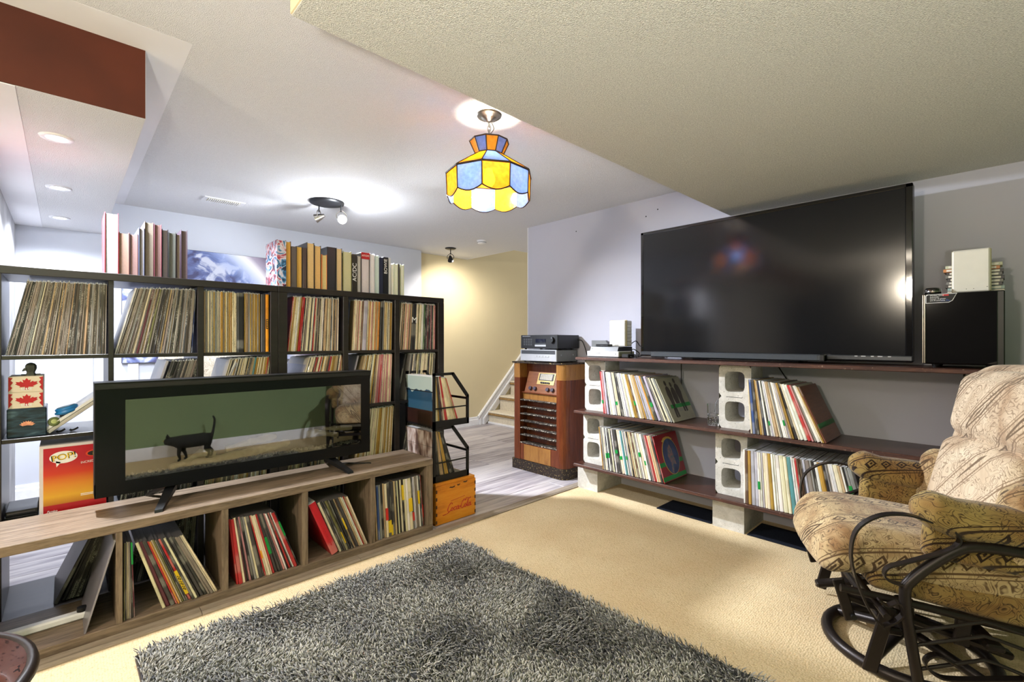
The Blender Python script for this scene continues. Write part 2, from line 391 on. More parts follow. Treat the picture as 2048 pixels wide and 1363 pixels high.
# ------------------------------------------------------------------ room shell
XW, YF, ZC, ZL = 3.28, 4.93, 2.266, 2.01
fl = struct(B(-4, 3.4, -.75, 2.36, -.1, 0).build('floor', M['carpet'], loc=(0, 0, 0)))
fb = B(-4, 5.6, 2.36, 5.2, -.1, -.004).build('laminate_base', M['dgrey'], fl)
k = 0
for j in range(15):                                     # laminate planks, one by one
    y0 = 2.40 + j * .19; x = -.28 - rnd.random() * 1.1
    while x < 4.32:
        L = 1.22; x1 = min(x + L, 4.33); xa = max(x, -.27)
        if x1 - xa > .05 and y0 < 5.05:
            MB().box(xa + .0012, x1 - .0012, y0 + .0012, min(y0 + .19, 5.06) - .0012, -.012, 0 + .0004 * rnd.random(), 0, None, .0018).build('plank', M['lam'], fl, None)
        x += L
# wood strip between carpet and laminate, in lengths
ts = struct(B(-.6, -.5, 2.34, 2.41, .0, .006).build('trim_1', M['strip']))
x = -.5
for L in (.92, .71, 1.13, .88, .46):
    MB().prism([(2.338, -.002), (2.338, .006), (2.352, .013), (2.398, .013), (2.412, .004), (2.412, -.002)], 0, x + .001, x + L - .001).build('strip_length', M['strip'], ts)
    x += L
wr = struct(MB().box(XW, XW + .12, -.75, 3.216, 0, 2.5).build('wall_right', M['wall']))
MB().box(XW - .002, XW + .122, 3.216, 3.222, 0, ZC).build('corner_bead', M['white'], wr)
for (yy, zz) in ((1.93, 2.13), (1.83, 2.165), (2.62, 2.13)):
    MB().cyl((XW + .001, yy, zz), (XW - .004, yy, zz), .006, .003, 8).build('nail_hole', M['ink'], wr)
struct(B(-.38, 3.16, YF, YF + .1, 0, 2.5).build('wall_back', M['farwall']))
struct(B(3.155, 5.6, 5.05, 5.15, 0, 3.2).build('wall_stair', M['beige']))
struct(B(-.38, -.26, 2.9, YF, 0, 2.3).build('wall_left', M['greywall']))
struct(B(-4, -.38, 2.9, 3.0, 0, 2.3).build('wall_partition', M['wall']))
struct(B(-4, 3.4, -.75, -.65, 0, 2.3).build('wall_rear', M['green']))
struct(B(-4.1, -4, -.75, 3.0, 0, 2.3).build('wall_added_left', simple('charcoal for reflections', '2C2C30', .9)))  # unseen wall added, dark to keep screen reflections black
bb = struct(B(-4, 3.28, -.65, -.635, 0, .12, .004).build('baseboard_rear', M['white']))
# ceilings
ce = struct(B(-4, 3.95, -.75, 5.15, ZC, ZC + .1).build('ceiling', M['ceil']))
B(3.95, 4.6, -.75, 4.13, ZC, ZC + .1).build('ceiling_panel', M['ceil'], ce)
B(3.95, 3.97, 4.12, 5.05, ZC - .0, ZC + .5).build('stair_header', M['flatwhite'], ce)
# plaster border without stipple beside the brown bulkhead
B(-1.6, .345, 2.09, 2.262, ZC - .0005, ZC + .01).build('smooth_border', M['flatwhite'], ce)
B(.223, .345, 2.262, YF, ZC - .0005, ZC + .01).build('smooth_border', M['flatwhite'], ce)
bk = struct(B(.43, XW, -.65, 1.286, ZL, ZC).build('ceiling_bulkhead', M['soffit']))
B(.426, .4305, -.65, 1.286, ZL + .004, ZC).build('bulkhead_end', M['beige'], bk)
bl = struct(B(-4, .222, 2.262, YF, 2.006, ZC).build('ceiling_bulkhead', M['ceil']))
B(-4, .222, 2.2595, 2.2625, 2.007, ZC).build('brown_face', M['brown'], bl)
B(.2205, .2235, 2.2625, YF, 2.007, ZC).build('side_face', M['flatwhite'], bl)
B(-.26, -.12, 2.262, YF, 2.003, 2.01).build('smooth_border', M['flatwhite'], bl)
# baseboards, stair and its stringer
def skirt(x0, x1, y, h=.115):
    return MB().prism([(y, 0), (y, h), (y - .006, h), (y - .01, h - .012), (y - .01, h - .03), (y - .016, h - .04), (y - .016, 0)], 0, x0, x1)
struct(skirt(3.155, 4.16, 5.05).build('baseboard_stair', M['white']))
struct(skirt(-.26, 3.155, YF).build('baseboard_back', M['white']))
dr = struct(B(.37, .44, YF - .02, YF, 0, 1.3, .004).build('trim_2', M['white'])); struct(B(.1, .16, YF - .02, YF, 0, 1.3, .004).build('trim_3', M['white']))
stx = thing('staircase', 'carpeted stair with white stringer rising beside the beige wall', 'stairs', (4.3, 4.6, 0)); stx['kind'] = 'structure'
def slope(x): return .115 + 1.02 * (x - 4.148)
def band(o0, o1, th, x0=4.148, x1=5.3):
    p = [(x0 + max(0, o0) * .0, slope(x0) - o0), (x1, slope(x1) - o0), (x1, slope(x1) - o1), (x0 + .14 if o1 > .1 else x0, max(0, slope(x0 + (.14 if o1 > .1 else 0)) - o1))]
    if o1 > .1: p.append((x0 + .14, 0)); p.append((x0, 0))
    return MB().prism(p, 1, 5.05 - th, 5.05)
band(0, .26, .018).build('stringer', M['white'], stx)
band(-.006, .018, .036).build('stringer_cap', M['white'], stx)
MB().prism([(4.172, 0), (4.172, .10), (5.3, 1.25), (5.3, 1.235), (4.19, .1), (4.19, 0)], 1, 5.02, 5.034).build('stringer_moulding', M['white'], stx)
MB().prism([(4.235, 0), (4.235, .08), (5.3, 1.165), (5.3, 1.145), (4.26, .075), (4.26, 0)], 1, 5.014, 5.034).build('stringer_moulding', M['white'], stx)
for i in range(5):
    x0 = 4.335 + i * .212; z = .175 + i * .20
    MB().box(x0, x0 + .24, 4.13, 5.03, 0 if i == 0 else z - .22, z - .012, 0, None, .004).build('riser', M['stair'], stx)
    MB().box(x0 - .022, x0 + .235, 4.13, 5.03, z - .03, z, 0, None, .012).build('tread', M['stair'], stx)
    MB().box(x0 - .019, x0 + .02, 4.13, 5.03, z - .055, z - .024, 0, None, .006).build('nosing', M['stairnose'], stx)
B(4.318, 4.335, 4.13, 5.03, 0, .028, .003).build('stair_skirting', M['white'], stx)
# ------------------------------------------------------------------ ceiling fittings
vt = thing('ceiling_vent', 'white slotted ceiling vent above the record shelves', 'vent', (.91, 4.27, ZC))
B(.77, 1.05, 4.20, 4.335, ZC - .006, ZC + .002, .003).build('frame', M['wplast'], vt)
B(.80, 1.02, 4.222, 4.313, ZC - .0068, ZC - .005).build('backing', M['creamyel'], vt)
for i in range(16):
    B(.805 + i * .0135, .811 + i * .0135, 4.225, 4.31, ZC - .011, ZC - .006).build('slat', M['wplast'], vt)
glow = emit('warm white lens', (.95, .97, 1), 14)
for i, y in enumerate((2.72, 3.60, 4.47)):
    t = thing('recessed_light', ['round recessed light nearest the brown bulkhead face', 'middle round recessed light in the lowered ceiling', 'round recessed light nearest the pale back wall'][i], 'light', (-.025, y, 2.006), 'recessed ceiling lights')
    MB().lathe([(.034, -.001), (.036, -.004), (.052, -.004), (.055, .002)], (-.025, y, 2.004), 28).build('trim_ring', M['wplast'], t)
    MB().lathe([(0.0, -.0015), (.035, -.0012)], (-.025, y, 2.004), 24).build('lens', glow, t)
def head(t, pos, aim, mt, on):
    d = (V(aim) - V(pos)).normalized(); p = V(pos)
    MB().cyl(p - d * .045, p - d * .02, .012, .02, 18).build('socket', mt, t)
    sh = MB().cyl(p - d * .022, p + d * .028, .021, .036, 22, cap=False).cyl(p - d * .02, p + d * .026, .019, .034, 22, cap=False).build('lamp_shade', mt, t)
    MB().cyl(p + d * .006, p + d * .013, .029, .029, 22).build('bulb', on, sh)
    tt = d.cross(V((0, 0, 1))).normalized()
    MB().tube([p + tt * .035, p + tt * .037 + V((0, 0, .035)), p + V((0, 0, .062)), p - tt * .037 + V((0, 0, .035)), p - tt * .035], .0035, 6, smooth=5).build('yoke', mt, t)
tr = thing('spotlight', 'round two-headed ceiling spotlight above the books', 'light', (1.51, 3.72, ZC))
MB().lathe([(.0, -.022), (.10, -.022), (.128, -.014), (.132, 0)], (1.51, 3.72, ZC), 36).build('canopy', M['darkmetal'], tr)
for p in ((1.60, 3.665), (1.474, 3.789)):
    MB().cyl((*p, ZC - .02), (*p, ZC - .075), .005, .005, 8).build('stem', M['darkmetal'], tr)
head(tr, (1.604, 3.665, 2.138), (1.3, 1.6, 1.2), M['chrome'], emit('spot lamp', (.97, .98, 1), 60))
head(tr, (1.474, 3.789, 2.15), (.6, 4.6, 1.7), M['chrome'], emit('spot lamp side', (.97, .98, 1), 25))
hs = thing('spotlight', 'small black ceiling spotlight in front of the beige wall', 'light', (3.33, 4.56, ZC))
MB().lathe([(.0, -.016), (.05, -.016), (.064, -.008), (.066, 0)], (3.33, 4.56, ZC), 28).build('canopy', M['darkmetal'], hs)
MB().cyl((3.33, 4.56, ZC - .01), (3.33, 4.56, ZC - .075), .005, .005, 8).build('stem', M['darkmetal'], hs)
head(hs, (3.33, 4.56, 2.138), (3.75, 5.0, 1.6), M['darkmetal'], emit('stair spot lamp', (1, .95, .85), 25))
sm = thing('smoke_alarm', 'round white smoke alarm on the ceiling near the stair', 'alarm', (3.33, 3.98, ZC))
MB().lathe([(.0, -.036), (.038, -.036), (.046, -.03), (.05, -.008), (.054, -.006), (.055, 0)], (3.33, 3.98, ZC), 28).build('body', M['wplast'], sm)
MB().lathe([(.0475, -.024), (.051, -.021), (.0475, -.018)], (3.33, 3.98, ZC), 28).build('vent_ring', M['grey'], sm)
# stained glass pendant
PX, PY = 1.505, 1.743
pd = thing('pendant_lamp', 'amber and blue stained glass pendant lamp on a chain', 'lamp', (PX, PY, ZC))
MB().lathe([(.0, -.034), (.012, -.034), (.02, -.026), (.036, -.02), (.042, -.012), (.05, -.014), (.054, -.008), (.058, -.009), (.062, 0)], (PX, PY, ZC), 40).build('canopy', M['chrome'], pd)
for i in range(5):
    zc = ZC - .045 - i * .021; a = math.pi / 2 * (i % 2) + .5
    dx, dy = math.cos(a) * .0075, math.sin(a) * .0075
    MB().tube([(PX + dx, PY + dy, zc - .008), (PX + dx, PY + dy, zc + .008), (PX, PY, zc + .017), (PX - dx, PY - dy, zc + .008), (PX - dx, PY - dy, zc - .008), (PX, PY, zc - .017)], .0018, 6, True, smooth=3).build('chain_link', M['chrome'], pd)
MB().tube([(PX + .008, PY - .004, ZC - .03), (PX + .02, PY - .012, ZC - .065), (PX + .004, PY, ZC - .1), (PX + .006, PY + .004, ZC - .15)], .0022, 6, smooth=5).build('cord', M['chrome'], pd)
def glass(name, hx, tr, glow=.0):
    m, nt, b = mk(name); co = coords(nt); out = nt.nodes['Material Output']
    n1 = nd(nt, 'ShaderNodeTexNoise', {'Vector': co, 'Scale': 55.0, 'Detail': 3.0})
    col = ramp(nt, n1.outputs[0], [(.3, C(hx, .85)), (.7, C(hx, 1.15))])
    bp = nd(nt, 'ShaderNodeBump', {'Height': n1.outputs[0], 'Strength': .4, 'Distance': .003})
    t = nd(nt, 'ShaderNodeBsdfTransparent', {'Color': col}); l = nd(nt, 'ShaderNodeBsdfTranslucent', {'Color': col}); d = nd(nt, 'ShaderNodeBsdfDiffuse', {'Color': col})
    g = nd(nt, 'ShaderNodeBsdfGlossy', {'Roughness': .12, 'Normal': bp.outputs[0]})
    a = nd(nt, 'ShaderNodeMixShader', {0: .45, 1: l.outputs[0], 2: d.outputs[0]})
    c = nd(nt, 'ShaderNodeMixShader', {0: tr, 1: a.outputs[0], 2: t.outputs[0]}); e = nd(nt, 'ShaderNodeMixShader', {0: .06, 1: c.outputs[0], 2: g.outputs[0]})
    nt.links.new(e.outputs[0], out.inputs[0]); return m
AMB, BLU = glass('amber glass', 'FFC548', .40), glass('pale blue glass', '9FB8EA', .46)
came = plain('lead came', '3A2C1E', .5, .5)
NP = 10
def ringp(r, z, i): a = 2 * math.pi * (i + .12) / NP; return V((PX + r * math.cos(a), PY + r * math.sin(a), z))
rows = [(.096, 2.131, .066, 2.068), (.066, 2.068, .208, 1.972), (.208, 1.968, .204, 1.862)]
for q, (r0, z0, r1, z1) in enumerate(rows):
    for i in range(NP):
        a, b2, c, d = ringp(r0, z0, i), ringp(r0, z0, i + 1), ringp(r1, z1, i + 1), ringp(r1, z1, i)
        mb = MB(); ins = [a, b2]
        if q == 2:
            low = []
            for s2 in range(7):
                u = s2 / 6; p = c.lerp(d, u); p.z -= .02 * math.sin(math.pi * u); low.append(p)
            ins += low
        else: ins += [c, d]
        cen = V((PX, PY, 0)); n = len(ins)
        inn = []
        for p in ins:
            w = V((p.x - PX, p.y - PY, 0)); inn.append(p - w.normalized() * .003)
        mb.add(ins + inn, [tuple(range(n)), tuple(range(n, 2 * n))[::-1]] + [(j, n + j, n + (j + 1) % n, (j + 1) % n) for j in range(n)])
        mb.build('glass_pane', AMB if (i + (q == 1)) % 2 == 0 else BLU, pd)
cm = MB()
for q, (r0, z0, r1, z1) in enumerate(rows):
    for i in range(NP):
        cm.tube([ringp(r0 + .001, z0, i), ringp(r1 + .001, z1, i)], .0028, 6)
        cm.tube([ringp(r0 + .001, z0, i), ringp(r0 + .001, z0, i + 1)], .0032 if q != 2 else .005, 6)
        if q == 2:
            pts = []
            for s2 in range(7):
                u = s2 / 6; p = ringp(r1 + .001, z1, i).lerp(ringp(r1 + .001, z1, i + 1), u); p.z -= .02 * math.sin(math.pi * u); pts.append(p)
            cm.tube(pts, .003, 6)
cm.build('lead_came', came, pd)
MB().cyl((PX, PY, 2.09), (PX, PY, 2.0), .018, .02, 16).build('socket', M['chrome'], pd)
MB().lathe([(0, -.095), (.014, -.092), (.024, -.08), (.029, -.065), (.027, -.045), (.018, -.02), (.014, 0)], (PX, PY, 2.01), 20).build('bulb', emit('pendant bulb glow', (1, .88, .66), 110), pd)
# ------------------------------------------------------------------ record sleeves
def rec_mesh(name, sp, cv, ed):
    # thickness runs along x (0..1, scaled by the object), spine faces -y, 0.315 m square
    H = .313; c = .0035
    sec = [(0, c), (.22, 0), (.78, 0), (1, c), (1, H), (0, H)]
    mb = MB(); n = 6
    vs = [(x, y, 0) for x, y in sec] + [(x, y, H) for x, y in sec]
    ms = [0, 0, 0, 1, 2, 1]
    mb.add(vs, [(i, (i + 1) % n, n + (i + 1) % n, n + i) for i in range(n)], ms)
    mb.add(vs, [tuple(range(n))[::-1], tuple(range(n, 2 * n))], 2)
    return mb.mesh(name, [sp, cv, ed])
REC = rec_mesh('vinyl_record', SP, CV, M['edge']); RECD = rec_mesh('vinyl_record', SP, CV, M['dedge'])
PAL = {'cream': 'DED3B4', 'white': 'E4E2DC', 'black': '1C1A1C', 'charcoal': '3C3A3A', 'grey': '8C8A86', 'brown': '5C4436', 'tan': 'B49A76', 'red': 'B02A2C', 'pink': 'C88A8C',
       'orange': 'D08A3A', 'olive': '6E6A40', 'green': '4A6A48', 'teal': '4E8A90', 'blue': '34508A', 'navy': '252C48', 'lilac': 'B4B0BE', 'maroon': '5A2630', 'ochre': 'B08A3C', 'taupe': '7C726A', 'umber': '51473F', 'mushroom': '94897E'}
def ordn(n): return f"{n}{'th' if 10 <= n % 100 <= 20 else {1: 'st', 2: 'nd', 3: 'rd'}.get(n % 10, 'th')}"
def jit(h, a=.12):
    c = C(h); k = 1 + rnd.uniform(-a, a); return tuple(min(1, q * k * (1 + rnd.uniform(-a, a) * .4)) for q in c[:3]) + (1,)
def pick(weights):
    t = rnd.random() * sum(weights.values())
    for k, w in weights.items():
        t -= w
        if t <= 0: return k
    return k
def slots(b0, b1, a0, a1, n, thick):
    """bottom positions, leans and thicknesses along a row"""
    ts = [rnd.choice(thick) for _ in range(n)]; tot = sum(ts); p = 0; out = []
    for t in ts:
        u = (p + t / 2) / tot
        a = a0 + (a1 - a0) * u
        out.append((b0 + (b1 - b0) * p / tot, R(a), (abs(b1 - b0) * t / tot) * math.cos(R(a)) * .96)); p += t
    return out
ROWS = {}
def row(key, b0, b1, a0, a1, n, fixed, z, face, weights, where, group, seq=None, mesh=None, thick=(1, 1, 1, 1.3, 1.6, 2.2), dep=.006):
    """individual records; face 'y' = spines look to -y at y=fixed, 'x' = spines look to -x at x=fixed"""
    out = []
    for i, (p, a, t) in enumerate(slots(b0, b1, a0, a1, n, thick)):
        cn = (seq or {}).get(i) or pick(weights)
        o = bpy.data.objects.new('vinyl_record', mesh or REC); COL.objects.link(o)
        o.color = jit(PAL[cn]); d = rnd.uniform(0, dep); e = rnd.uniform(.985, 1.0)
        # lean about the bottom edge that stays on the shelf
        lift = max(0, math.sin(-a)) * 0 + (t * math.sin(a) if a > 0 else 0)
        if face == 'y':
            o.matrix_world = MX.Translation((p, fixed + d, z + lift)) @ MX.Rotation(a, 4, 'Y') @ MX.Diagonal((t, 1, e, 1))
        else:
            o.matrix_world = MX.Translation((fixed + d, p, z + lift)) @ MX.Rotation(R(-90), 4, 'Z') @ MX.Rotation(a, 4, 'Y') @ MX.Diagonal((t, 1, e, 1))
        tag(o, f"{cn} spined record, {ordn(i + 1)} from {where}", 'record', group)
        out.append((o, t)); ORG[o] = V()
    ROWS[key] = out; return out
def tape(rt, z0, z1, mt, wrap=0, label=None, d=.001):
    """a strip of tape stuck on a record's spine, bent round to its cover"""
    o, t = rt; mb = MB(); k = 1 / t
    mb.box(-.0006 * k, 1 + .0006 * k, -.0012 - d, .004, z0, z1)
    if wrap: mb.box(1, 1 + .0008 * k, -.001, wrap, z0, z1)
    c = mb.build('tape', mt, o); return c
# joined rows inside the dark cube shelves
class Stack:
    def __init__(s): s.mb = MB(); s.tone = []
    def row(s, b0, b1, a0, a1, n, y, z, weights, thick=(1, 1, 1, 1.2, 1.5, 2)):
        for (p, a, t) in slots(b0, b1, a0, a1, n, thick):
            c = jit(PAL[pick(weights)]); d = rnd.uniform(0, .005); h = .313 * rnd.uniform(.985, 1)
            T = MX.Translation((p, y + d, z + (t * math.sin(a) if a > 0 else 0))) @ MX.Rotation(a, 4, 'Y')
            sec = [(0, .002), (.2 * t, 0), (.8 * t, 0), (t, .002), (t, .313), (0, .313)]
            vs = [(x, yy, 0) for x, yy in sec] + [(x, yy, h) for x, yy in sec]
            s.mb.add(vs, [(i, (i + 1) % 6, 6 + (i + 1) % 6, 6 + i) for i in range(6)], [0, 0, 0, 1, 2, 1], False, T)
            s.mb.add(vs, [tuple(range(6))[::-1], tuple(range(6, 12))], 2, False, T); s.tone += [c] * 24
            # crinkled top of the clear outer sleeve
            q = h + rnd.uniform(.004, .012); w = rnd.uniform(-.2, .2) * t
            s.mb.add([(.1 * t, .004, h), (.9 * t, .004, h), (.5 * t + w, .004, q), (.1 * t, .25, h), (.9 * t, .25, h), (.5 * t - w, .25, h + .004)], [(0, 1, 2), (3, 5, 4), (0, 2, 5, 3), (1, 4, 5, 2)], 3, False, T); s.tone += [c] * 6
    def build(s):
        o = s.mb.build('record_rows', [SPA, CVA, M['dedge'], M['edge']], loc=(0, 0, 0))
        at = o.data.attributes.new('tone', 'FLOAT_COLOR', 'POINT'); at.data.foreach_set('color', np.array(s.tone, dtype=np.float32).ravel())
        o['kind'] = 'stuff'; return tag(o, 'tightly packed rows of record sleeves filling the dark cube shelves', 'records')
# ------------------------------------------------------------------ dark cube shelves (room divider)
SF, SBK, ST = 2.77, 3.15, 1.465
ZR = (.036, .418, .762, 1.101)                 # upper faces of the shelf boards
def cube_shelf(label, panels):
    x0, x1 = panels[0][0], panels[-1][1]
    t = thing('cube_shelf', label, 'shelf', ((x0 + x1) / 2, (SF + SBK) / 2, 0), 'dark cube shelves')
    B(x0, x1, SF, SBK, ST - .034, ST, .002).build('top_board', M['shelf'], t)
    B(x0, x1, SF, SBK, 0, .036, .002).build('bottom_board', M['shelf'], t)
    for i, (a, b2) in enumerate(panels):
        B(a, b2, SF + (0 if i in (0, len(panels) - 1) else .002), SBK, .036, ST - .034, .0015).build('side_panel' if i in (0, len(panels) - 1) else 'divider', M['shelf'], t)
    for z in ZR[1:]:
        for (a, b2), (c, d) in zip(panels[:-1], panels[1:]):
            B(b2, c, SF + .003, SBK, z - .017, z, .001).build('shelf_board', M['shelf'], t)
    return t
cube_shelf('black brown cube shelf holding the maple leaf boxes', [(-.222, -.184), (.141, .160), (.478, .505), (.815, .853)])
cube_shelf('black brown cube shelf beside the beige wall', [(.8545, .902), (1.225, 1.257), (1.575, 1.610), (1.915, 1.966)])
Wd = {'taupe': 4, 'umber': 5, 'mushroom': 4, 'charcoal': 4, 'grey': 1.5, 'tan': 1.6, 'black': 1, 'cream': .4}
Wm = {'taupe': 3, 'umber': 4, 'mushroom': 3, 'maroon': 1, 'tan': 1.6, 'charcoal': 3, 'grey': 2, 'olive': 1, 'cream': .5}
Wc = {'cream': 6, 'tan': 3, 'charcoal': 2.5, 'white': 2, 'black': 1.2, 'ochre': 1, 'taupe': 1.5, 'red': .3}
Wo = {'tan': 4, 'cream': 3, 'ochre': 3, 'taupe': 2, 'grey': 1, 'brown': 1}
Wk = {'black': 4, 'charcoal': 3, 'taupe': 1.5, 'grey': .8}
st = Stack(); y = 2.788; z1, z2, z3, z0 = ZR[3] + .0005, ZR[2] + .0005, ZR[1] + .0005, ZR[0] + .0005
G = 'records standing out in the dark cube shelves'
def one(x, a, t, cn, z, cell, yy=y):
    o = bpy.data.objects.new('vinyl_record', RECD); COL.objects.link(o); o.color = jit(PAL[cn], .05)
    o.matrix_world = MX.Translation((x, yy, z + max(0, t * math.sin(R(a))))) @ MX.Rotation(R(a), 4, 'Y') @ MX.Diagonal((t, 1, 1, 1))
    tag(o, cell, 'record', G); ORG[o] = V(); return (o, t)
# top row
st.row(-.176, .134, 11.6, .6, 66, y, z1, Wd)
one(.1625, 13.8, .007, 'white', z1, 'thick white record first in the second cell of the top row')
one(.170, 14, .006, 'grey', z1, 'pale grey record beside the white one, second cell of the top row')
st.row(.178, .452, 14, 3.6, 56, y, z1, Wm)
one(.455, 3.2, .004, 'navy', z1, 'navy record last in the leaning second cell of the top row')
st.row(.508, .655, 0, 0, 26, y, z1, {'tan': 4, 'cream': 3, 'grey': 2, 'ochre': 2, 'charcoal': 1})
one(.657, 0, .032, 'black', z1, 'broad black box set amid the third cell of the top row')
st.row(.692, .768, 0, 0, 13, y, z1, Wo)
one(.772, 0, .022, 'charcoal', z1, 'dark box set beside the orange one in the top row')
ob = one(.7955, 0, .016, 'orange', z1, 'bright orange box set with black lettering in the top row')
ob[0].color = C('F09A1C'); MB().box(.1, .75, -.001, 0, .125, .178).build('lettering', M['ink'], ob[0])
for i in range(4): MB().box(.3, .6, -.0016, -.0009, .13 + i * .012, .138 + i * .012).build('lettering', M['orange_tape'], ob[0])
st.row(.908, .962, 6, 5.4, 10, y, z1, Wc)
one(.964, 5.4, .007, 'red', z1, 'red spined record in the first cell of the shelf by the beige wall')
st.row(.973, 1.20, 5.3, 1, 38, y, z1, Wc)
one(1.259, 4, .012, 'navy', z1, 'dark sleeve showing its cover, middle cell of the right shelf', y + .03)
st.row(1.285, 1.352, 3.5, 3, 11, y, z1, {'pink': 2, 'tan': 2, 'cream': 2, 'charcoal': 1, 'maroon': .6})
one(1.354, 3, .026, 'lilac', z1, 'thick blue grey box set in the middle cell of the right shelf')
st.row(1.384, 1.47, 2.4, 2, 12, y, z1, {'cream': 3, 'pink': 2, 'orange': .6, 'tan': 2, 'charcoal': 1})
one(1.473, 1.8, .02, 'black', z1, 'black box set in the middle cell of the right shelf')
st.row(1.496, 1.562, 1.6, 1.2, 12, y, z1, {'ochre': 4, 'cream': 2, 'grey': 1})
st.row(1.613, 1.70, 4.4, 3.4, 14, y, z1, {'cream': 3, 'tan': 3, 'charcoal': 2, 'pink': 1})
mm = one(1.703, 3.2, .034, 'black', z1, 'thick black box set with a white letter M')
for bdy, zz, s_ in (('M', .20, .056), ('UK', .165, .014))[:1]:
    tt = text('lettering', bdy, s_, (0, 0, 0), '-y', M['whiteink'], mm[0], sx=1 / .034); tt.matrix_local = MX.Translation((.5, -.0006, zz)) @ MX.Rotation(R(90), 4, 'X') @ MX.Diagonal((1 / .034, 1, 1, 1))
st.row(1.739, 1.80, 2.6, 2, 9, y, z1, {'cream': 4, 'olive': 1, 'white': 1})
one(1.803, 2, .009, 'green', z1, 'dark green record in the last cell beside the beige wall')
one(1.834, 1.2, .012, 'maroon', z1, 'crimson record in the last cell beside the beige wall')
st.row(1.814, 1.832, 1.8, 1.6, 3, y, z1, Wk); st.row(1.848, 1.905, 1, .8, 9, y, z1, {'pink': 2, 'charcoal': 2, 'tan': 1, 'cream': 1})
# second row (upper halves show above the fireplace)
one(.268, 16, .012, 'lilac', z2, 'pale lilac sleeve leaning before the dark sleeves, second row')
st.row(.285, .43, 17, 14, 13, y, z2, Wk)
one(.513, 26, .01, 'lilac', z2, 'clear wrapped silvery sleeve leaning steeply in the second row'); one(.53, 22, .008, 'white', z2, 'white sleeve behind the silvery one in the second row')
st.row(.545, .69, 15, 10, 26, y, z2, Wc); one(.692, 9.5, .008, 'teal', z2, 'turquoise spined record in the second row above the fireplace')
st.row(.702, .802, 9.3, 7, 16, y, z2, {'ochre': 2, 'cream': 3, 'red': .8, 'tan': 2, 'charcoal': 1})
one(.905, 24, .012, 'lilac', z2, 'silvery plastic wrapped sleeve leaning in the shelf by the beige wall', y + .02)
st.row(.945, 1.20, 16, 7, 32, y, z2, {'cream': 4, 'red': 1, 'ochre': 1, 'tan': 2, 'charcoal': 1.5, 'brown': 1})
one(1.262, 14, .012, 'lilac', z2, 'glossy lilac sleeve showing its cover beside the pink records', y + .03)
st.row(1.31, 1.43, 12, 6, 15, y, z2, Wc); st.row(1.432, 1.555, 6, 2, 14, y, z2, {'pink': 4, 'cream': 2, 'red': .5})
one(1.613, 12, .012, 'charcoal', z2, 'dark patterned sleeve leaning in the second cell by the beige wall', y + .03)
st.row(1.66, 1.89, 8, 3, 30, y, z2, {'charcoal': 3, 'cream': 3, 'olive': 1.4, 'grey': 2})
# third and fourth rows, glimpsed round the fireplace
st.row(.18, .46, 10, 4, 34, y, z3, Wk); st.row(.51, .80, 8, 3, 34, y, z3, Wc); st.row(.91, 1.21, 8, 3, 34, y, z3, Wc)
st.row(1.30, 1.56, 9, 3, 30, y, z3, {'ochre': 2, 'cream': 4, 'olive': 1.4, 'tan': 2}); st.row(1.64, 1.9, 12, 6, 22, y, z3, Wk)
one(-.035, 24, .014, 'charcoal', z0, 'clear wrapped dark sleeve leaning low behind the console')
st.row(-.01, .115, 22, 13, 15, y + .02, z0, {'black': 5, 'charcoal': 2}); st.row(.2, .46, 12, 4, 24, y, z0, Wk); st.row(.53, .8, 12, 4, 24, y, z0, Wk); st.row(.93, 1.2, 12, 4, 24, y, z0, Wk)
st.build()
# ------------------------------------------------------------------ low oak console
KF, KB, KT = 2.415, 2.762, .440
kt = thing('media_console', 'long low grey brown oak console full of records', 'console', (.7, 2.59, 0))
B(-.27, 1.632, KF, KB, KT - .037, KT, .002).build('top_board', M['console'], kt)
B(-.27, 1.632, KF, KB, 0, .040, .002).build('bottom_board', M['console'], kt)
for i, (a, b2) in enumerate(((-.27, -.235), (.146, .166), (.508, .535), (.857, .886), (1.224, 1.25), (1.586, 1.632))):
    B(a, b2, KF + .001, KB, .040, KT - .037, .0015).build('side_panel' if i in (0, 5) else 'divider', M['consolev'], kt)
zk = .0405; yk = KF + .012
Gk = 'records in the oak console'
row('k1a', .170, .207, .5, -2, 7, yk, zk, 'y', {'olive': 1, 'charcoal': 2, 'cream': 1, 'taupe': 1}, 'the left end of the console bay with the yellow label', Gk, {1: 'charcoal', 2: 'cream', 4: 'taupe', 6: 'maroon'}, mesh=RECD, dep=.012)
row('k1b', .296, .498, -16.5, -24.5, 19, yk, zk, 'y', {'charcoal': 4, 'black': 3, 'cream': 1.5, 'taupe': 2}, 'the upright ones in the console bay with the yellow label', Gk,
    {0: 'cream', 1: 'maroon', 3: 'red', 4: 'orange', 5: 'cream', 6: 'olive', 9: 'red', 17: 'cream', 18: 'cream'}, mesh=RECD, dep=.012)
row('k2', .572, .848, -6, -21, 27, yk, zk, 'y', {'pink': 2, 'charcoal': 3, 'cream': 2.4, 'black': 2, 'red': 1, 'grey': 1}, 'the cream bay divider, console bay with green tape', Gk,
    {0: 'red', 1: 'red', 2: 'cream', 3: 'maroon', 7: 'grey', 11: 'red', 15: 'red', 20: 'white', 22: 'red', 24: 'white'}, mesh=RECD, dep=.012)
row('k3', 1.056, 1.214, -22.4, -22, 17, yk, zk, 'y', {'charcoal': 3, 'tan': 2, 'cream': 2, 'black': 2, 'orange': .6}, 'the red box set in the same console bay', Gk, {3: 'olive', 4: 'olive', 9: 'brown', 13: 'white', 14: 'red', 16: 'cream'}, mesh=RECD, dep=.012)
